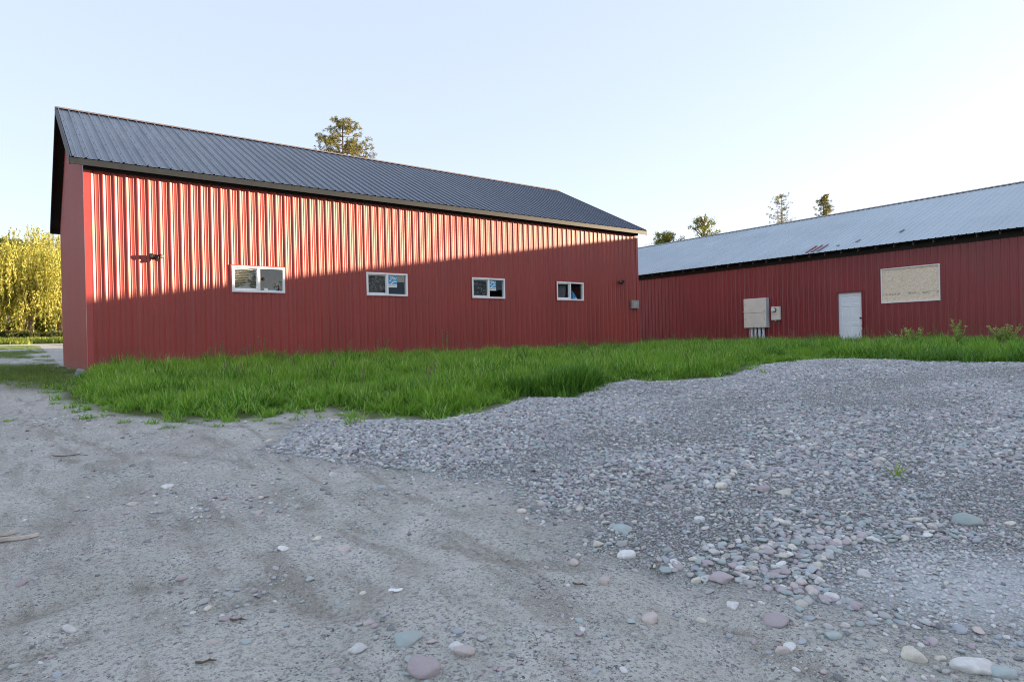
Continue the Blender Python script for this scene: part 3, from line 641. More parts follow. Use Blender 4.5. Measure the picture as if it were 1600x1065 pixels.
# boarded window
mb = MB(); mb.box((P0 + .03, .004, PZ0 + .03), (P1 - .03, .018, PZ1 - .03)); bw = mb.build('boarded_window', M['osb'], B2)
mb = MB(); e = .045
mb.bbox((P0, -.04, PZ1 - e), (P1, .03, PZ1)); mb.bbox((P0, -.04, PZ0), (P1, .03, PZ0 + e)); mb.bbox((P0, -.04, PZ0 + e), (P0 + e, .03, PZ1 - e)); mb.bbox((P1 - e, -.04, PZ0 + e), (P1, .03, PZ1 - e)); mb.build('frame', M['vinyl'], bw)

# ------------------------------------------------------------------ electrical cabinet on the far barn
def on2(s, z, out=0): return B2.matrix_world @ Vector((s, -out, z))
bpy.context.view_layer.update()
RZB = B2.rotation_euler.z
o = empty('electrical_cabinet', on2(.30, .0, .022), RZB); tag(o, 'large beige two door electrical cabinet standing on four pipes', 'cabinet')
cw, cz0, cz1, cdp = 1.075, .80, 2.09, .24
mb = MB(); mb.bbox((0, -cdp, cz0), (cw, 0, cz1), .006); mb.build('body', M['grey_plastic'], o)
for za, zb in ((cz0 + .015, (cz0 + cz1) / 2 - .012), ((cz0 + cz1) / 2 + .012, cz1 - .015)):
    mb = MB(); mb.bbox((-.008, -cdp - .022, za), (cw + .004, -cdp - .0005, zb), .006); d = mb.build('door', M['beige'], o)
    for hx in (.06, cw - .10):
        mb = MB(); mb.box((hx, -cdp - .03, (za + zb) / 2 + .02), (hx + .035, -cdp - .0222, (za + zb) / 2 + .09)); mb.build('hinge', M['steel'], d)
for hx, hz_ in ((-.045, 1.50), (cw - .09, 1.515), (.46, .815)):
    mb = MB(); mb.bbox((hx, -cdp - .045, hz_), (hx + .05, -cdp - .0225, hz_ + .035), .004); mb.build('latch', M['steel'], o)
for i, cx in enumerate((.30, .485, .67, .855)):
    mb = MB(); mb.tube([(cx, -.13, -.15), (cx, -.13, cz0)], .057, 14); mb.tube([(cx, -.13, cz0 - .06), (cx, -.13, cz0 - .002)], .066, 14); mb.build('conduit', M['grey_plastic'], o, True)
mb = MB(); mb.tube([(.16, -.08, -.15), (.16, -.08, cz0)], .022, 10); mb.build('conduit', M['grey_plastic'], o, True)
o = empty('electric_meter', on2(1.53, 1.11, .022), RZB); tag(o, 'small beige meter box with round glass meter beside the large cabinet', 'meter')
mb = MB(); mb.bbox((0, -.12, 0), (.40, 0, .575), .006); mb.build('body', M['beige'], o)
mb = MB(); mb.tube([(.15, -.121, .43), (.15, -.16, .43)], [.105, .10], 20); mb.build('meter_ring', M['dark'], o)
mb = MB(); mb.tube([(.15, -.1605, .43), (.15, -.235, .43), (.15, -.26, .43)], [.088, .085, .06], 20); mb.build('meter_dial', M['sign_white'], o)
mb = MB(); mb.box((.11, -.124, .12), (.30, -.1205, .17)); mb.build('label_plate', M['sign_white'], o)
mb = MB(); mb.tube([(.17, -.06, -.06), (.17, -.06, 0)], .035, 12); mb.build('hub', M['steel'], o)
o = empty('vent_pipe', on2(-2.35, 0, .15), RZB); tag(o, 'short white pipe stub in grass against the far red wall', 'pipe')
mb = MB(); mb.tube([(0, 0, -.15), (0, 0, .26)], .06, 14); mb.build('pipe', M['vinyl'], o, True); mb = MB(); mb.tube([(0, 0, .261), (0, 0, .30), (0, 0, .32)], [.075, .075, .05], 14); mb.build('cap', M['vinyl'], o)

# ------------------------------------------------------------------ scatter helpers
BANK = bpy.data.collections.new('stone_bank'); TUFT = bpy.data.collections.new('tuft_bank')
def ico(sub):
    import bmesh
    bm = bmesh.new(); bmesh.ops.create_icosphere(bm, subdivisions=sub, radius=1); v = np.array([x.co[:] for x in bm.verts]); f = np.array([[q.index for q in p.verts] for p in bm.faces]); bm.free(); return v, f
IV1, IF1 = ico(2); IV2, IF2 = ico(3)
def stone_mesh(name, V, Fc, seed, mat, flat=None):
    r = np.random.default_rng(seed); v = V.copy()
    for _ in range(9):                                   # shear off soft facets, then round
        d = r.normal(size=3); d /= np.linalg.norm(d); h = r.uniform(.55, .88); t = v @ d; over = np.maximum(0, t - h); v -= np.outer(over * .82, d)
    for _ in range(4):
        d = r.normal(size=3); v *= (1 + .05 * np.sin(v @ d * 2.2 + r.uniform(0, 6)))[:, None]
    v *= np.array([1, r.uniform(.62, .9), flat or r.uniform(.30, .58)])
    me = np_mesh(name, v, Fc, True); me.materials.append(mat); return me
for i in range(14):
    o = bpy.data.objects.new('pebble', stone_mesh('pebble', IV1, IF1, 100 + i, M['gravel'])); BANK.objects.link(o)
for i in range(6):
    o = bpy.data.objects.new('pebble_z', stone_mesh('pebble_z', IV1, IF1, 300 + i, M['dusty'])); BANK.objects.link(o)
def scatter(name, P, rot, scl, idx_, coll, label=None):
    me = bpy.data.meshes.new(name); me.vertices.add(len(P)); me.vertices.foreach_set('co', P.astype(np.float32).ravel())
    attr(me, 'rot', rot, 'FLOAT_VECTOR', key='vector'); attr(me, 'scl', scl, 'FLOAT_VECTOR', key='vector'); attr(me, 'pick', idx_, 'INT')
    me.update()
    o = bpy.data.objects.new(name, me); COL.objects.link(o)
    ng = bpy.data.node_groups.new(name + '_nodes', 'GeometryNodeTree')
    ng.interface.new_socket('Geometry', in_out='INPUT', socket_type='NodeSocketGeometry'); ng.interface.new_socket('Geometry', in_out='OUTPUT', socket_type='NodeSocketGeometry')
    N = ng.nodes.new; gi = N('NodeGroupInput'); go = N('NodeGroupOutput'); ci = N('GeometryNodeCollectionInfo'); ip = N('GeometryNodeInstanceOnPoints')
    ci.inputs['Collection'].default_value = coll; ci.inputs['Separate Children'].default_value = True; ci.inputs['Reset Children'].default_value = True
    ip.inputs['Pick Instance'].default_value = True
    for nm, ty, sk in (('rot', 'FLOAT_VECTOR', 'Rotation'), ('scl', 'FLOAT_VECTOR', 'Scale'), ('pick', 'INT', 'Instance Index')):
        a = N('GeometryNodeInputNamedAttribute'); a.data_type = ty; a.inputs['Name'].default_value = nm
        src = next(s for s in a.outputs if s.enabled and s.name == 'Attribute'); ng.links.new(src, ip.inputs[sk])
    ng.links.new(gi.outputs[0], ip.inputs['Points']); ng.links.new(ci.outputs[0], ip.inputs['Instance']); ng.links.new(ip.outputs[0], go.inputs[0])
    md = o.modifiers.new('scatter', 'NODES'); md.node_group = ng
    if label: tag(o, label)
    tag(o, kind='stuff'); return o
Fh = np.array(F_[:2]); Rh = np.array(R_[:2])
def seen(x, y, marg=1.35):
    dx, dy = x - CAM[0], y - CAM[1]; f = dx * Fh[0] + dy * Fh[1]; r = dx * Rh[0] + dy * Rh[1]
    return (f > .9) & (np.abs(r) < f * .80 * marg + .5)
def pts_in(poly, dens, box=None):
    xs = [p[0] for p in poly]; ys = [p[1] for p in poly]; x0, x1, y0, y1 = box or (min(xs), max(xs), min(ys), max(ys))
    n = int((x1 - x0) * (y1 - y0) * dens); x = rng.uniform(x0, x1, n); y = rng.uniform(y0, y1, n); m = inpoly(x, y, poly); return x[m], y[m]

# ------------------------------------------------------------------ gravel and stones
xs, ys = pts_in(GRAVEL, 3100); k = seen(xs, ys); xs, ys = xs[k], ys[k]
dg = distpoly(xs, ys, GRAVEL)
dist = np.hypot(xs - CAM[0], ys - CAM[1])
keep = rng.random(len(xs)) < np.clip(.35 + .75 * fbm(xs, ys, 1.3, 3), 0, 1)
xs, ys, dg, dist = xs[keep], ys[keep], dg[keep], dist[keep]
near_edge = (xs < 4.2) & (dg < .8)
dm = np.minimum(.03, .0096 * np.exp(rng.normal(0, .55, len(xs))))
coarse = fbm(xs, ys, .8, 2)
fine_ = np.clip((fbm(xs, ys * 2.2, .55, 3) - .30) * 3.2, 0, 1); dm *= .62 + .62 * fine_; coarse = coarse * (.6 + .6 * fine_)
pb = np.where(near_edge, .20, .030) * np.clip((coarse - .3) * 3.5, .2, 2) 
bigm = rng.random(len(xs)) < pb; dm[bigm] = np.minimum(.034, .0170 * np.exp(np.abs(rng.normal(0, .42, bigm.sum()))))
cw_ = chalkw(xs, ys); dusty_ = (cw_ < 1.15); dm[dusty_] = np.minimum(dm[dusty_] * .75, .014); kk = ~(dusty_ & (rng.random(len(xs)) < .15)); xs, ys, dm = xs[kk], ys[kk], dm[kk]
# strays on the bare dirt
bx = rng.uniform(-4, 8, 170000); by = rng.uniform(-16.2, -2, 170000)
m = seen(bx, by) & ~inpoly(bx, by, GRAVEL) & ~inpoly(bx, by, GRASS) & ~inpoly(bx, by, SHORT); bx, by = bx[m], by[m]
pr_ = .16 + .10 * np.clip((fbm(bx, by, 1.6, 3) - .5) * 5, 0, 1)
pw = sum(a * np.exp(-((bx - cx) ** 2 + (by - cy) ** 2) / (r * r)) for (cx, cy, r, a) in PATCH); pr_ += .9 * pw
dgb = distpoly(bx, by, GRAVEL); pr_ += .55 * np.exp(-dgb / .16)
m = rng.random(len(bx)) < pr_; bx, by, dgb, pw = bx[m], by[m], dgb[m], pw[m]
bd = .0036 * np.exp(rng.normal(0, .5, len(bx))); bb = rng.random(len(bx)) < (.06 + .16 * np.exp(-dgb / .2) + .20 * np.minimum(pw, 1)); bd[bb] = .0125 * np.exp(np.abs(rng.normal(0, .38, bb.sum())))
SX = np.concatenate([xs, bx]); SY = np.concatenate([ys, by]); SD = np.concatenate([dm, bd]); onG = np.concatenate([np.ones(len(xs), bool), np.zeros(len(bx), bool)])
SZ = hz(SX, SY)
# notable stones of the photograph: (x, y, half length, flatness, colour, heading, label)
NOTE = [(665, 1052, 26, .62, 'mauve', 'largest flat purple grey rock at the very front of the dirt'),
 (637, 1003, 22, .5, 'teal', 'long pale green stone just behind the largest purple rock'),
 (712, 1013, 11, .6, 'pale', 'white oval stone to the right of the long pale green stone'),
 (725, 1022, 17, .45, 'pink', 'rough pink stone right beside the white oval stone'),
 (560, 1016, 13, .5, 'pale', 'pale angular stone left of the long pale green stone'),
 (1015, 970, 12, .75, 'pink', 'smooth round pinkish stone alone on bare dirt'),
 (944, 911, 9, .85, 'pink', 'upright egg shaped pinkish stone at the foot of the gravel bank'),
 (1513, 817, 16, .62, 'teal', 'large rounded teal boulder out in the gravel at right'),
 (974, 830, 15, .5, 'teal', 'pale green cobble at the tip of the gravel bank'),
 (935, 852, 9, .6, 'cream', 'cream cobble lowest at the left tip of the gravel bank'),
 (980, 870, 14, .6, 'pale', 'light grey cobble at the lower edge of the bank tip'),
 (528, 704, 7, .8, 'pale', 'white lump of rock on the far left end of the gravel'),
 (1127, 762, 10, .6, 'cream', 'cream oval stone in the middle of the gravel'),
 (1225, 771, 14, .35, 'cream', 'long thin cream stone lying flat in the gravel'),
 (1192, 767, 13, .5, 'mauve', 'purple oval stone beside the long thin cream stone'),
 (1043, 764, 11, .5, 'mauve', 'mauve oval cobble left of the cream oval stone'),
 (1130, 907, 20, .42, 'mauve', 'long mauve slab stone on the front edge of the gravel'),
 (1087, 909, 9, .7, 'cream', 'blocky cream stone beside the long mauve slab'),
 (1145, 948, 10, .55, 'pale', 'pale round stone on dirt below the long mauve slab'),
 (1210, 972, 22, .4, 'mauve', 'broad flat lilac stone sunk in the front dirt'),
 (1303, 996, 14, .4, 'teal', 'flat pale teal stone at front right on dirt'),
 (1222, 1018, 10, .7, 'pink', 'upright pinkish stone at front right on dirt'),
 (1428, 1028, 17, .6, 'cream', 'big cream stone at the front right with dead leaves beside it'),
 (1520, 1046, 25, .4, 'pale', 'large pale flat stone near the bottom right corner'),
 (1565, 1055, 16, .5, 'teal', 'pale green stone beside the large pale flat stone'),
 (1350, 899, 12, .5, 'pale', 'pale oval stone bordering the white dusty patch'),
 (1278, 886, 7, .8, 'cream', 'small yellowish egg stone beside the dusty gravel'),
 (906, 798, 6, .6, 'cream', 'small cream stone just left of the gravel bank edge'),
 (815, 801, 8, .55, 'cream', 'yellowish oval pebble alone on dirt before the bank'),
 (598, 763, 8, .5, 'blue', 'flat dark blue stone alone on the middle dirt'),
 (520, 743, 8, .5, 'pale', 'flat whitish stone alone on dirt below the white rock'),
 (537, 860, 10, .5, 'pink', 'pale pink flat stone on the middle of the dirt'),
 (283, 905, 7, .6, 'mauve', 'lilac stone pressed into the left dirt'),
 (262, 762, 9, .5, 'pale', 'pale lilac flat stone on the left of the dirt'),
 (207, 788, 8, .3, 'cream', 'thin cream sliver of stone on the left dirt'),
 (330, 1005, 9, .5, 'pink', 'pinkish oval stone at front left on dirt')]
HEROV = [(IV2, IF2)]
rnotes = []
for i, (u, v, hp, fl, c, lab) in enumerate(NOTE):
    q = gp(u, v); dd = np.linalg.norm(q - CAM); hl = hp / 997.6 * dd
    me = stone_mesh('river_stone', IV2, IF2, 500 + i, M['stone_' + c], fl)
    o = bpy.data.objects.new('river_stone', me); COL.objects.link(o); o.scale = (hl,) * 3
    o.location = (q[0], q[1], float(hz(q[0], q[1])) + hl * fl * .30); o.rotation_euler = (random.uniform(-.15, .15), random.uniform(-.15, .15), math.atan2(Rh[1], Rh[0]) + random.uniform(-.5, .5))
    tag(o, lab, 'stone', 'river stones lying on the dirt and gravel'); rnotes.append((q[0], q[1], hl))
for (x, y, r) in rnotes:                                 # clear the small stones from under them
    m = np.hypot(SX - x, SY - y) > r * .9; SX, SY, SD, SZ, onG = SX[m], SY[m], SD[m], SZ[m], onG[m]
dcam = np.sqrt((SX - CAM[0]) ** 2 + (SY - CAM[1]) ** 2 + (SZ - CAM[2]) ** 2)
app = np.where(seen(SX, SY, .98) & (((SX - CAM[0]) * Fh[0] + (SY - CAM[1]) * Fh[1]) > 1.9), SD / dcam, 0)
top = np.argsort(-app)[:250]; ind = np.zeros(len(SX), bool); ind[top] = True
names = list(PAL); wts = np.array([.26, .17, .14, .07, .12, .06, .08, .10])
CNAME = dict(grey='grey', mauve='mauve', teal='greenish teal', cream='cream', pale='whitish', dark='dark slate', pink='pinkish', blue='slate blue')
hero_me = {c: [stone_mesh('river_stone', IV2, IF2, 900 + 17 * i + j, M['stone_' + c]) for j in range(5)] for i, c in enumerate(names)}
for q in top:
    c = names[rng.choice(len(names), p=wts / wts.sum())]; me = hero_me[c][int(rng.integers(5))]
    o = bpy.data.objects.new('river_stone', me); COL.objects.link(o); o.scale = (SD[q],) * 3
    o.location = (SX[q], SY[q], SZ[q] + SD[q] * .12); o.rotation_euler = (rng.normal(0, .2), rng.normal(0, .2), rng.uniform(0, 6.28))
    where = 'packed in the gravel bank' if onG[q] else 'scattered on the bare dirt track'
    tag(o, 'smooth ' + CNAME[c] + ' river stone ' + where, 'stone', CNAME[c] + ' stones ' + where)
m = ~ind; n = m.sum()
sc = np.stack([SD[m]] * 3, 1)
scatter('gravel', np.stack([SX[m], SY[m], SZ[m] + SD[m] * rng.uniform(-.05, .38, n)], 1), np.stack([rng.normal(0, .28, n), rng.normal(0, .28, n), rng.uniform(0, 6.28, n)], 1), sc, np.where(rng.random(n) < np.clip((1.3 - chalkw(SX[m], SY[m])) * 1.1, 0, .65), rng.integers(14, 20, n), rng.integers(0, 14, n)), BANK)
print('stones', n)

# ------------------------------------------------------------------ grass
def blade(mb_v, mb_f, x, y, h, lean, az, wd, curl):
    o = len(mb_v); d = np.array([math.cos(az), math.sin(az)]); p = np.array([-d[1], d[0]])
    for t, k in ((0, 1.), (.35, .95), (.7, .65)):
        off = lean * (t ** 1.6) * h; z = h * (t - curl * t * t * .45); c = np.array([x, y]) + d * off
        for s in (-1, 1): mb_v.append((*(c + p * s * wd * k * .5), z))
    c = np.array([x, y]) + d * lean * h; mb_v.append((*c, h * (1 - curl * .45)))
    mb_f += [(o, o + 1, o + 3, o + 2), (o + 2, o + 3, o + 5, o + 4), (o + 4, o + 5, o + 6)]
def tuft(mat, n, rad, h0, h1, wd, lean, seeds=0):
    v, f = [], []
    for _ in range(n):
        a = random.uniform(0, 6.28); r = rad * math.sqrt(random.random())
        blade(v, f, r * math.cos(a), r * math.sin(a), random.uniform(h0, h1), random.uniform(.1, lean), random.uniform(0, 6.28), wd * random.uniform(.7, 1.3), random.uniform(0, .5))
    mi = [0] * len(f)
    for _ in range(seeds):
        a = random.uniform(0, 6.28); r = rad * random.random(); h = h1 * random.uniform(1.0, 1.4); x, y = r * math.cos(a), r * math.sin(a); az = random.uniform(0, 6.28); k0 = len(f)
        blade(v, f, x, y, h, .12, az, .004, 0); mi += [0] * (len(f) - k0); k0 = len(f)
        for j in range(7):
            o = len(v); t = .78 + .035 * j; off = .12 * t ** 1.6 * h; cx, cy = x + math.cos(az) * off, y + math.sin(az) * off; q = random.uniform(0, 6.28)
            v += [(cx, cy, h * t), (cx + .014 * math.cos(q), cy + .014 * math.sin(q), h * t + .012), (cx, cy, h * t + .03)]; f.append((o, o + 1, o + 2))
        mi += [1] * (len(f) - k0)
    me = bpy.data.meshes.new('tuft'); me.from_pydata(v, [], f); me.materials.append(mat); me.materials.append(M['seed']); me.polygons.foreach_set('material_index', mi); me.update()
    o = bpy.data.objects.new('tuft', me); return o
kinds = []
for i in range(8): kinds.append(tuft(M['grass'], 24, .085, .13, .31, .013, .8))
for i in range(2): kinds.append(tuft(M['grass'], 18, .085, .15, .30, .009, .6, 3))
for i in range(4): kinds.append(tuft(M['grass_dark'], 34, .10, .20, .42, .010, .85))
for i in range(4): kinds.append(tuft(M['grass_short'], 24, .09, .03, .075, .006, .9))
for i, o in enumerate(kinds): o.name = 'tuft_%02d' % i; TUFT.objects.link(o)
xs, ys = pts_in(GRASS, 120); k = seen(xs, ys, 1.3); xs, ys = xs[k], ys[k]
dg = distpoly(xs, ys, GRASS); pn = fbm(xs, ys, .55, 3); fn = fbm(xs, ys, 2.2, 2)
edge = fbm(xs, ys, 5, 2) * .42 * (ys < -2)
keep = (rng.random(len(xs)) < np.clip(.25 + dg * 3.2 + (fn - .5), 0.1, 1) * np.clip(.5 + 1.1 * fn, 0, 1)) & ((dg > edge) | (rng.random(len(xs)) < .12))
xs, ys, dg, pn, fn = xs[keep], ys[keep], dg[keep], pn[keep], fn[keep]
front = np.clip(dg / .5, .45, 1)
clumpy = fbm(xs, ys, 3.2, 2)
hs = front * (.72 + .9 * (pn - .35) + .9 * (clumpy - .45)) * rng.uniform(.7, 1.45, len(xs))
seedy = (ys > -1.0) | (xs > 21); hs = np.where(xs > 21.5, hs * .72, hs)
pick = np.where(seedy & (rng.random(len(xs)) < .05), rng.integers(8, 10, len(xs)), rng.integers(0, 8, len(xs)))
tall = (rng.random(len(xs)) < .006) & (dg > .25); pick = np.where(tall, rng.integers(8, 10, len(xs)), pick); hs = np.where(tall, hs * rng.uniform(1.0, 1.5, len(xs)), hs)
pick = np.where(rng.random(len(xs)) < np.clip((fn - .66) * 2, 0, .3), rng.integers(10, 14, len(xs)), pick)
TX, TY, TH_, TP = [xs], [ys], [hs], [pick]
for (cx, cy, r, n, h) in ((5.30, -9.40, .30, 70, 1.15), (5.70, -9.25, .26, 55, 1.05), (4.75, -9.0, .3, 45, .8), (12.0, -8.3, .6, 60, .8), (13.5, -11.2, 1.2, 110, .8), (14.2, -13.6, 1.2, 120, .9), (14.5, -10.0, 1.2, 80, .8), (9.2, -8.0, .5, 40, .8), (14.0, -5.6, .7, 50, 1.0), (16.5, -5.2, .7, 50, 1.0)):
    a = rng.uniform(0, 6.28, n); q = r * np.sqrt(rng.random(n)); TX.append(cx + q * np.cos(a)); TY.append(cy + q * np.sin(a)); TH_.append(h * rng.uniform(.7, 1.15, n)); TP.append(rng.integers(10, 14, n))
xs, ys = pts_in(SHORT, 130); k = seen(xs, ys, 1.3); xs, ys = xs[k], ys[k]
ds = distpoly(xs, ys, SHORT); keep = rng.random(len(xs)) < np.clip(.15 + ds * 1.2, 0, 1) * np.clip((fbm(xs, ys, 1.1, 3) - .25) * 2.6, .1, 1) * np.where(ys > 4.5, .35, 1)
xs, ys = xs[keep], ys[keep]; TX.append(xs); TY.append(ys); TH_.append(rng.uniform(.7, 1.5, len(xs)) * np.where(ys < 3, 1.25, .8)); TP.append(rng.integers(14, 18, len(xs)))
xs = rng.uniform(-9, -.15, 5200); ys = rng.uniform(6, 36.5, 5200); k = fbm(xs, ys, .45, 3) > .42 + .15 * rng.random(5200); xs, ys = xs[k], ys[k]
TX.append(xs); TY.append(ys); TH_.append(rng.uniform(.8, 1.6, len(xs))); TP.append(rng.integers(14, 18, len(xs)))
nf = 9000; qx = rng.uniform(-1, 13.5, nf); qy = rng.uniform(-10.8, -2, nf); dq = distpoly(qx, qy, GRASS); kk = (dq < .5) & (~inpoly(qx, qy, GRASS)) & (rng.random(nf) < .55 * np.exp(-dq / .16) * np.clip((fbm(qx, qy, 2.0, 2) - .3) * 3, 0, 1)) & seen(qx, qy, 1.2)
TX.append(qx[kk]); TY.append(qy[kk]); TH_.append(rng.uniform(.15, .55, kk.sum())); TP.append(rng.integers(0, 8, kk.sum()))
# stray sprigs along the dirt edge
sxp = np.array([p for p in [(1.55, -8.55), (1.7, -8.8), (1.4, -8.75), (1.9, -9.1), (1.15, -8.8), (.6, -8.5), (.2, -8.2), (-.6, -6.0), (-1.3, -6.2), (-1.5, -8.3), (-.2, -7.4), (7.3, -9.7), (7.1, -9.4), (5.9, -9.5)]])
TX.append(sxp[:, 0]); TY.append(sxp[:, 1]); TH_.append(rng.uniform(.12, .3, len(sxp))); TP.append(rng.integers(0, 4, len(sxp)))
TX, TY, TH_, TP = map(np.concatenate, (TX, TY, TH_, TP)); n = len(TX)
scatter('grass', np.stack([TX, TY, hz(TX, TY) - .01], 1), np.stack([rng.normal(0, .08, n), rng.normal(0, .08, n), rng.uniform(0, 6.28, n)], 1), np.stack([.8 + .35 * TH_, .8 + .35 * TH_, TH_], 1), TP, TUFT)
print('tufts', n)
# long verge grass beyond the road
FAR = bpy.data.collections.new('verge_bank')
for i in range(4): o = tuft(M['grass_far'], 40, .5, .25, .55, .05, .6); o.name = 'verge_%d' % i; FAR.objects.link(o)
n = 2600; xs = rng.uniform(-22, 14, n); ys = rng.uniform(45.5, 66, n)
scatter('verge_grass', np.stack([xs, ys, hz(xs, ys)], 1), np.stack([np.zeros(n), np.zeros(n), rng.uniform(0, 6.28, n)], 1), np.stack([rng.uniform(.7, 1.3, n)] * 3, 1), rng.integers(0, 4, n), FAR)

# ------------------------------------------------------------------ weeds
def along(u, dist):                                      # ground point on the bearing of a photo column
    d = np.array(F_) * 997.6 + np.array(R_) * (u - 800); d = d[:2] / np.linalg.norm(d[:2]); return CAM[0] + d[0] * dist, CAM[1] + d[1] * dist
def weed(x, y, h, n, label, spread=.5, mat='weed', leafy=1.0):
    o = empty('weed', (x, y, float(hz(x, y)))); tag(o, label, 'weed', 'weeds standing out of the grass')
    st = MB(); lf = MB()
    for i in range(n):
        a = random.uniform(0, 6.28); sp = random.uniform(.1, spread) * h; hh = h * random.uniform(.65, 1.0)
        p0 = Vector((0, 0, -.02)); p1 = Vector((math.cos(a) * sp * .35, math.sin(a) * sp * .35, hh * .5)); p2 = Vector((math.cos(a) * sp, math.sin(a) * sp, hh))
        st.tube([p0, p1, p2], [.006, .005, .003], 5)
        for j in range(int(46 * leafy)):
            t = random.uniform(.3, 1.02); c = p0.lerp(p1, t * 2) if t < .5 else p1.lerp(p2, (t - .5) * 2)
            b = random.uniform(0, 6.28); l = .06 * h / .6 * random.uniform(.6, 1.4) * (1.25 - t * .5); d = Vector((math.cos(b), math.sin(b), random.uniform(.1, .9))).normalized(); s = d.cross(Vector((0, 0, 1))).normalized() * l * .26
            lf.add([c, c + d * l * .5 + s, c + d * l, c + d * l * .5 - s], [(0, 1, 2, 3)])
    st.build('stem', M[mat], o); lf.build('leaf', M[mat], o)
def at(u, v, s_extra=0):
    q = gp(u, v); return q[0], q[1]
x, y = along(1428, 18.5); weed(x, y, .62, 22, 'bushy yellow green weed below the boarded window', .55)
x, y = along(1498, 18.5); weed(x, y, .80, 8, 'tall forked yellow green weed right of the bushy one', .55)
x, y = along(1572, 18.5); weed(x, y, .68, 22, 'broad pale weed clump nearest the right edge', .6)
x, y = along(1405, 18); weed(x, y, .60, 7, 'low leafy weed between the white door and boarded window', .6)
x, y = at(1400, 748); weed(x, y, .12, 6, 'tiny bright green weed sprouting in the open gravel', .9)
mb = None

# ------------------------------------------------------------------ small things on the ground
q = gp(131, 588); me = stone_mesh('rock', IV2, IF2, 77, M['boulder'], .95)
o = bpy.data.objects.new('rock', me); COL.objects.link(o); o.location = (-.17, -.16, .02); o.scale = (.13, .12, .15); o.rotation_euler.z = .6; tag(o, 'upright blue grey rock against the barn corner', 'rock')
for i, (u, v, l, wd, ang, lab) in enumerate(((20, 846, .26, .035, .45, 'longer of two split wood scraps at the left edge'), (4, 838, .14, .03, .9, 'shorter of two split wood scraps at the left edge'))):
    q = gp(u, v); mb = MB(); base = math.atan2(Rh[1], Rh[0])
    vs = []
    for k, t in enumerate(np.linspace(-.5, .5, 6)):
        w_ = wd * (1 - .5 * (t + .5) ** 2) * (1 + .15 * math.sin(k * 2.1)); b = .006 * math.sin(k * 1.3)
        vs += [(t * l, -w_ / 2, b), (t * l, w_ / 2, b + .003), (t * l, w_ / 2 * .9, b + .016), (t * l, -w_ / 2 * .9, b + .018)]
    fs = [(0, 1, 2, 3), (23, 22, 21, 20)]
    for k in range(5):
        for c in range(4): fs.append((k * 4 + c, (k + 1) * 4 + c, (k + 1) * 4 + (c + 1) % 4, k * 4 + (c + 1) % 4))
    mb.add(vs, fs); o = mb.build('wood_scrap', M['timber'], None, False, (q[0], q[1], float(hz(q[0], q[1])) + .008)); o.rotation_euler = (.05, -.04, base + ang); tag(o, lab, 'wood scrap')
q = gp(618, 925); mb = MB(); vs = []; base = math.atan2(Rh[1], Rh[0])
for k, t in enumerate(np.linspace(-.5, .5, 8)):
    w_ = .016 * (1 - 1.6 * t * t + .15 * math.sin(k * 2.7)); zc = .005 + .0025 * math.sin(k * 1.1); vs += [(t * .065, -w_ / 2, zc), (t * .065, w_ / 2, zc + .006), (t * .065, w_ / 2, zc + .0075), (t * .065, -w_ / 2, zc + .0015)]
fs = [(0, 1, 2, 3), (31, 30, 29, 28)]
for k in range(7):
    for c in range(4): fs.append((k * 4 + c, (k + 1) * 4 + c, (k + 1) * 4 + (c + 1) % 4, k * 4 + (c + 1) % 4))
mb.add(vs, fs); o = mb.build('paper_scrap', M['paper'], None, False, (q[0], q[1], float(hz(q[0], q[1])) + .004)); o.rotation_euler.z = base + .12; tag(o, 'torn white paper scrap on the bare dirt', 'paper scrap')
def twig(u, v, l, ang, lab):
    q = gp(u, v); base = math.atan2(Rh[1], Rh[0]); mb = MB(); pts = [(t * l, .012 * math.sin(t * 9) * l / .15, .006) for t in np.linspace(-.5, .5, 7)]
    mb.tube(pts, [.0045, .005, .0045, .004, .004, .003, .002], 6); mb.tube([pts[3], (pts[3][0] + l * .2, pts[3][1] + l * .13, .012)], [.003, .0015], 5)
    o = mb.build('twig', M['bark'], None, False, (q[0], q[1], float(hz(q[0], q[1])) + .003)); o.rotation_euler.z = base + ang; tag(o, lab, 'twig')
twig(322, 1037, .075, .3, 'dark forked twig at the front left of the dirt'); twig(372, 972, .07, .05, 'small straight twig among pebbles on the left dirt'); twig(110, 713, .35, .1, 'long dry twig across the upper left dirt'); twig(906, 916, .07, -.4, 'short bent twig below the tip of the gravel bank')

# ------------------------------------------------------------------ trees
def quads(C, D, S_, L, Wd):
    """C centres, D leaf directions, S_ side directions (n,3); L, Wd arrays"""
    a = C - D * (L * .5)[:, None]; b = C + D * (L * .5)[:, None]; s = S_ * (Wd * .5)[:, None]
    V = np.stack([a, C + s, b, C - s], 1).reshape(-1, 3); Q = np.arange(len(V)).reshape(-1, 4); return V, Q
def rdir(n, zb=0):
    d = rng.normal(size=(n, 3)); d[:, 2] += zb; return d / np.linalg.norm(d, axis=1)[:, None]
def side(D):
    r = rdir(len(D)); s = np.cross(D, r); return s / (np.linalg.norm(s, axis=1)[:, None] + 1e-9)
def leaf_obj(name, VQ, mat, parent):
    V = np.concatenate([v for v, q in VQ]); off = 0; Q = []
    for v, q in VQ: Q.append(q + off); off += len(v)
    me = np_mesh(name, V, np.concatenate(Q)); me.materials.append(mat); o = bpy.data.objects.new(name, me); COL.objects.link(o); o.parent = parent; return o
def clumps(C, rad, per, L, flat=.8):
    n = len(C) * per; c = np.repeat(C, per, 0); r = np.repeat(rad, per); o = rdir(n) * (rng.random(n) ** .5 * r)[:, None]; o[:, 2] *= flat
    D = rdir(n); return quads(c + o, D, side(D), L * rng.uniform(.6, 1.4, n), L * .55 * rng.uniform(.6, 1.3, n))
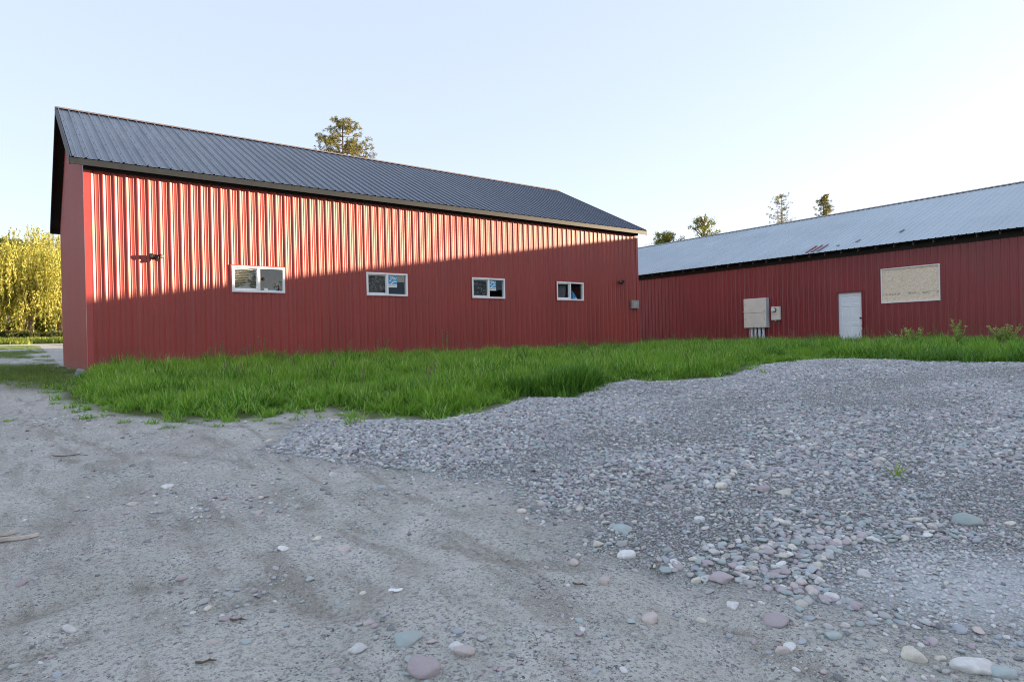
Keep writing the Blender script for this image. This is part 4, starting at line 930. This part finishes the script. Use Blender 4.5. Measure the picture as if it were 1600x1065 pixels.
def tree_root(name, x, y, label, group='trees beyond the barns', cat='tree'):
    o = empty(name, (x, y, float(hz(x, y)))); tag(o, label, cat, group); return o
def willow(x, y, H, Rw, label, mat='willow', strands=520, seed=0, cat='tree'):
    o = tree_root('willow_tree', x, y, label, cat=cat); tr = MB()
    tr.tube([(0, 0, -.2), (.1, .1, H * .22), (.2, 0, H * .45), (.1, .1, H * .75)], [.45, .38, .28, .10], 10)
    C = []; VQ = []
    for i in range(14):
        a = i * 2.4 + random.uniform(-.3, .3); z0 = H * random.uniform(.22, .5); r = Rw * random.uniform(.5, .95); z1 = H * random.uniform(.6, .97) * (1 - .3 * (r / Rw) ** 2)
        tr.tube([(.1, .05, z0), (math.cos(a) * r * .4, math.sin(a) * r * .4, (z0 + z1) * .55), (math.cos(a) * r, math.sin(a) * r, z1)], [.16, .10, .03], 7)
    tr.build('trunk', M['bark'], o)
    lobes = [(random.uniform(-.6, .6) * Rw, random.uniform(-.6, .6) * Rw, random.uniform(.34, .9) * H, random.uniform(.35, .55) * Rw) for _ in range(15)] + [(0, 0, .82 * H, .55 * Rw)]
    for s in range(strands):
        lx, ly, lz, lr = lobes[s % len(lobes)]; a = random.uniform(0, 6.28); e = math.acos(random.random() ** .7) ; r = lr * random.uniform(.7, 1.05)
        sx, sy, sz = lx + r * math.cos(a) * math.sin(e), ly + r * math.sin(a) * math.sin(e), min(lz + r * math.cos(e), H)
        ln = random.uniform(.15, .45) * H; ln = max(.6, min(ln, sz - .02 * H)); k = max(4, int(ln / .09)); t = np.linspace(0, 1, k)
        c = np.stack([sx + .35 * np.cos(a) * np.sqrt(t) + .06 * np.sin(t * 7 + s), sy + .35 * np.sin(a) * np.sqrt(t) + .06 * np.cos(t * 5 + s), sz - ln * t + .25 * np.sin(np.minimum(t * 6, 1.57)) * .4], 1) + rng.normal(0, .05, (k, 3))
        D = rdir(k, -1.6); VQ.append(quads(c, D, side(D), rng.uniform(.20, .40, k), rng.uniform(.07, .13, k)))
    leaf_obj('crown', VQ, M[mat], o); return o
def broad(x, y, H, Rw, zlow, label, mat='leaf', nl=40, per=120, L=.22, name='broadleaf_tree', trunk='bark', flat=.75, tw=0, group='trees beyond the barns', bare=0):
    o = tree_root(name, x, y, label, group); tr = MB(); C = []; 
    tr.tube([(0, 0, -.2), (.05, 0, H * .4), (0, .08, H * .92)], [.02 * H, .014 * H, .003 * H], 9)
    for i in range(nl):
        z = random.uniform(zlow, .97); prof = math.sqrt(max(.03, 1 - ((z - (zlow + .34 * (1 - zlow))) / (1.02 - zlow - .34 * (1 - zlow))) ** 2)) if z > zlow + .34 * (1 - zlow) else .6 + .4 * (z - zlow) / (.34 * (1 - zlow))
        a = random.uniform(0, 6.28); r = Rw * prof * random.uniform(.35, 1.0); p = Vector((math.cos(a) * r, math.sin(a) * r, z * H)); b = Vector((0, 0, max(zlow * H * .7, z * H - r * .8)))
        tr.tube([b, b.lerp(p, .55) + Vector((0, 0, .05 * H * random.random())), p], [.006 * H, .004 * H, .0012 * H], 5); C.append(p)
        for _ in range(2): C.append(b.lerp(p, random.uniform(.5, 1.05)) + Vector([random.uniform(-.1, .1) * Rw for _ in range(3)]))
    for i in range(bare):
        a = random.uniform(0, 6.28); z = random.uniform(.5, .95) * H; p = Vector((math.cos(a) * Rw * .8, math.sin(a) * Rw * .8, z + .15 * H)); tr.tube([(0, 0, z - .1 * H), p], [.02, .006], 4)
    tr.build('trunk', M[trunk], o); C = np.array([c[:] for c in C])
    leaf_obj('crown', [clumps(C, rng.uniform(.10, .24, len(C)) * Rw, per, L, flat)], M[mat], o); return o
def pine(x, y, H, Rw, zlow, label, whorls=16, L=.16, dens=1.0, taper=1.0, group='trees beyond the barns', name='pine_tree', trunks=1, per=38):
    o = tree_root(name, x, y, label, group); tr = MB(); C = []; rr = []
    offs = [(0, 0)] if trunks == 1 else [(-.28 * Rw, 0), (.22 * Rw, .1)]
    for tx, ty in offs: tr.tube([(tx * .4, ty, -.2), (tx * .8, ty, H * .5), (tx * 1.1, ty, H * (.98 if tx >= 0 else .88))], [.016 * H, .011 * H, .002 * H], 8)
    for i in range(whorls):
        t = (i + random.random() * .6) / whorls; z = H * (zlow + (1 - zlow) * t * .985); base = Rw * ((1 - t) ** taper * .92 + .10) * random.uniform(.75, 1.1)
        for j in range(int(random.choice((3, 4, 4, 5)) * dens + .5)):
            tx, ty = random.choice(offs); a = random.uniform(0, 6.28); r = base * random.uniform(.45, 1.08); tx2 = tx * z / H
            p0 = Vector((tx2, ty, z)); p1 = p0 + Vector((math.cos(a) * r * .5, math.sin(a) * r * .5, .02 * r)); p2 = p0 + Vector((math.cos(a) * r, math.sin(a) * r, r * random.uniform(.05, .35)))
            tr.tube([p0, p1, p2], [.004 * H * (1.1 - t), .0025 * H * (1.1 - t), .006], 5)
            m_ = max(2, int(r / .32))
            for k in range(m_):
                q = (k + 1.0) / m_
                if q < .35: continue
                c = p0.lerp(p1, q * 2) if q < .5 else p1.lerp(p2, (q - .5) * 2)
                for _ in range(2): C.append(c + Vector((random.uniform(-.22, .22), random.uniform(-.22, .22), random.uniform(-.05, .16)))); rr.append(random.uniform(.13, .26))
    tr.build('trunk', M['bark'] if trunks == 1 else M['bark_pale'], o); C = np.array([c[:] for c in C]); rr = np.array(rr) * L / .16
    n = len(C) * per; c = np.repeat(C, per, 0); d = rdir(n, .35); ln = np.repeat(rr, per) * rng.uniform(.7, 1.2, n)
    V_, Q_ = quads(c + d * (ln * .55)[:, None], d, side(d), ln, ln * .08 + .010); leaf_obj('crown', [(V_, Q_)], M['needle'], o); return o
x, y = along(46, 80); willow(x, y, 9.3, 4.5, 'sunlit weeping willow with golden green strands beside the barn', strands=720)
x, y = along(-55, 82); willow(x, y, 10.2, 5.0, 'weeping willow cut off by the left edge', strands=620)
x, y = along(30, 93); broad(x, y, 11.6, 6.0, .05, 'taller darker tree rising behind the golden willow', 'leaf', 70, 150, .30, bare=14)
x, y = along(95, 90); willow(x, y, 12.6, 5.2, 'tall olive willow half hidden behind the barn gable', 'willow', strands=700)
x, y = along(-130, 95); broad(x, y, 12.0, 6.0, .12, 'broad tree outside the left edge of the willows', 'leaf', 60, 130, .32)
for i, (u, d_) in enumerate(((0, 76), (28, 75), (60, 76.5), (86, 75), (118, 77), (-30, 76))):
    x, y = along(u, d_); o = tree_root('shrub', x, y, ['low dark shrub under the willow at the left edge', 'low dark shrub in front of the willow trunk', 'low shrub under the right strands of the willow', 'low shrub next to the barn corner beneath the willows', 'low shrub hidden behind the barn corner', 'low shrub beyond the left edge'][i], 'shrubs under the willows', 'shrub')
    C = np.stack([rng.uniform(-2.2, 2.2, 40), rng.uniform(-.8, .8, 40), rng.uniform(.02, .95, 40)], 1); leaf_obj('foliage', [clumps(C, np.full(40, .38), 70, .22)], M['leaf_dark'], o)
    t_ = MB(); [t_.tube([(0, 0, -.1), tuple(c)], [.03, .01], 4) for c in C[:9]]; t_.build('stem', M['bark'], o)
x, y = along(543, 46); pine(x, y, 15.7, 4.4, .58, 'open crowned pine rising behind the dark roof of the near barn', 24, .15, 1.7, .85, per=34)
x, y = along(1044, 84); broad(x, y, 13.2, 2.6, .62, 'low rounded treetop nearest the near barn roof corner', 'leaf', 80, 60, .15)
x, y = along(1104, 86); broad(x, y, 15.4, 2.5, .6, 'loose leafy treetop above the galvanised roof, second from left', 'leaf', 70, 44, .15)
x, y = along(1224, 74); pine(x, y, 15.1, 1.9, .58, 'thin see through double trunked treetop above the galvanised roof', 15, .15, 1.3, .35, trunks=2, per=22)
x, y = along(1291, 76); pine(x, y, 14.9, 1.75, .58, 'narrow dense dark conifer top at the right of the treetops', 16, .17, 1.7, .5, per=36)
x, y = 12.5, -37.0; broad(x, y, 9.5, 4.2, .2, 'leafy tree mirrored in the barn window panes', 'leaf_dark', 36, 40, .28, group='trees behind the camera')
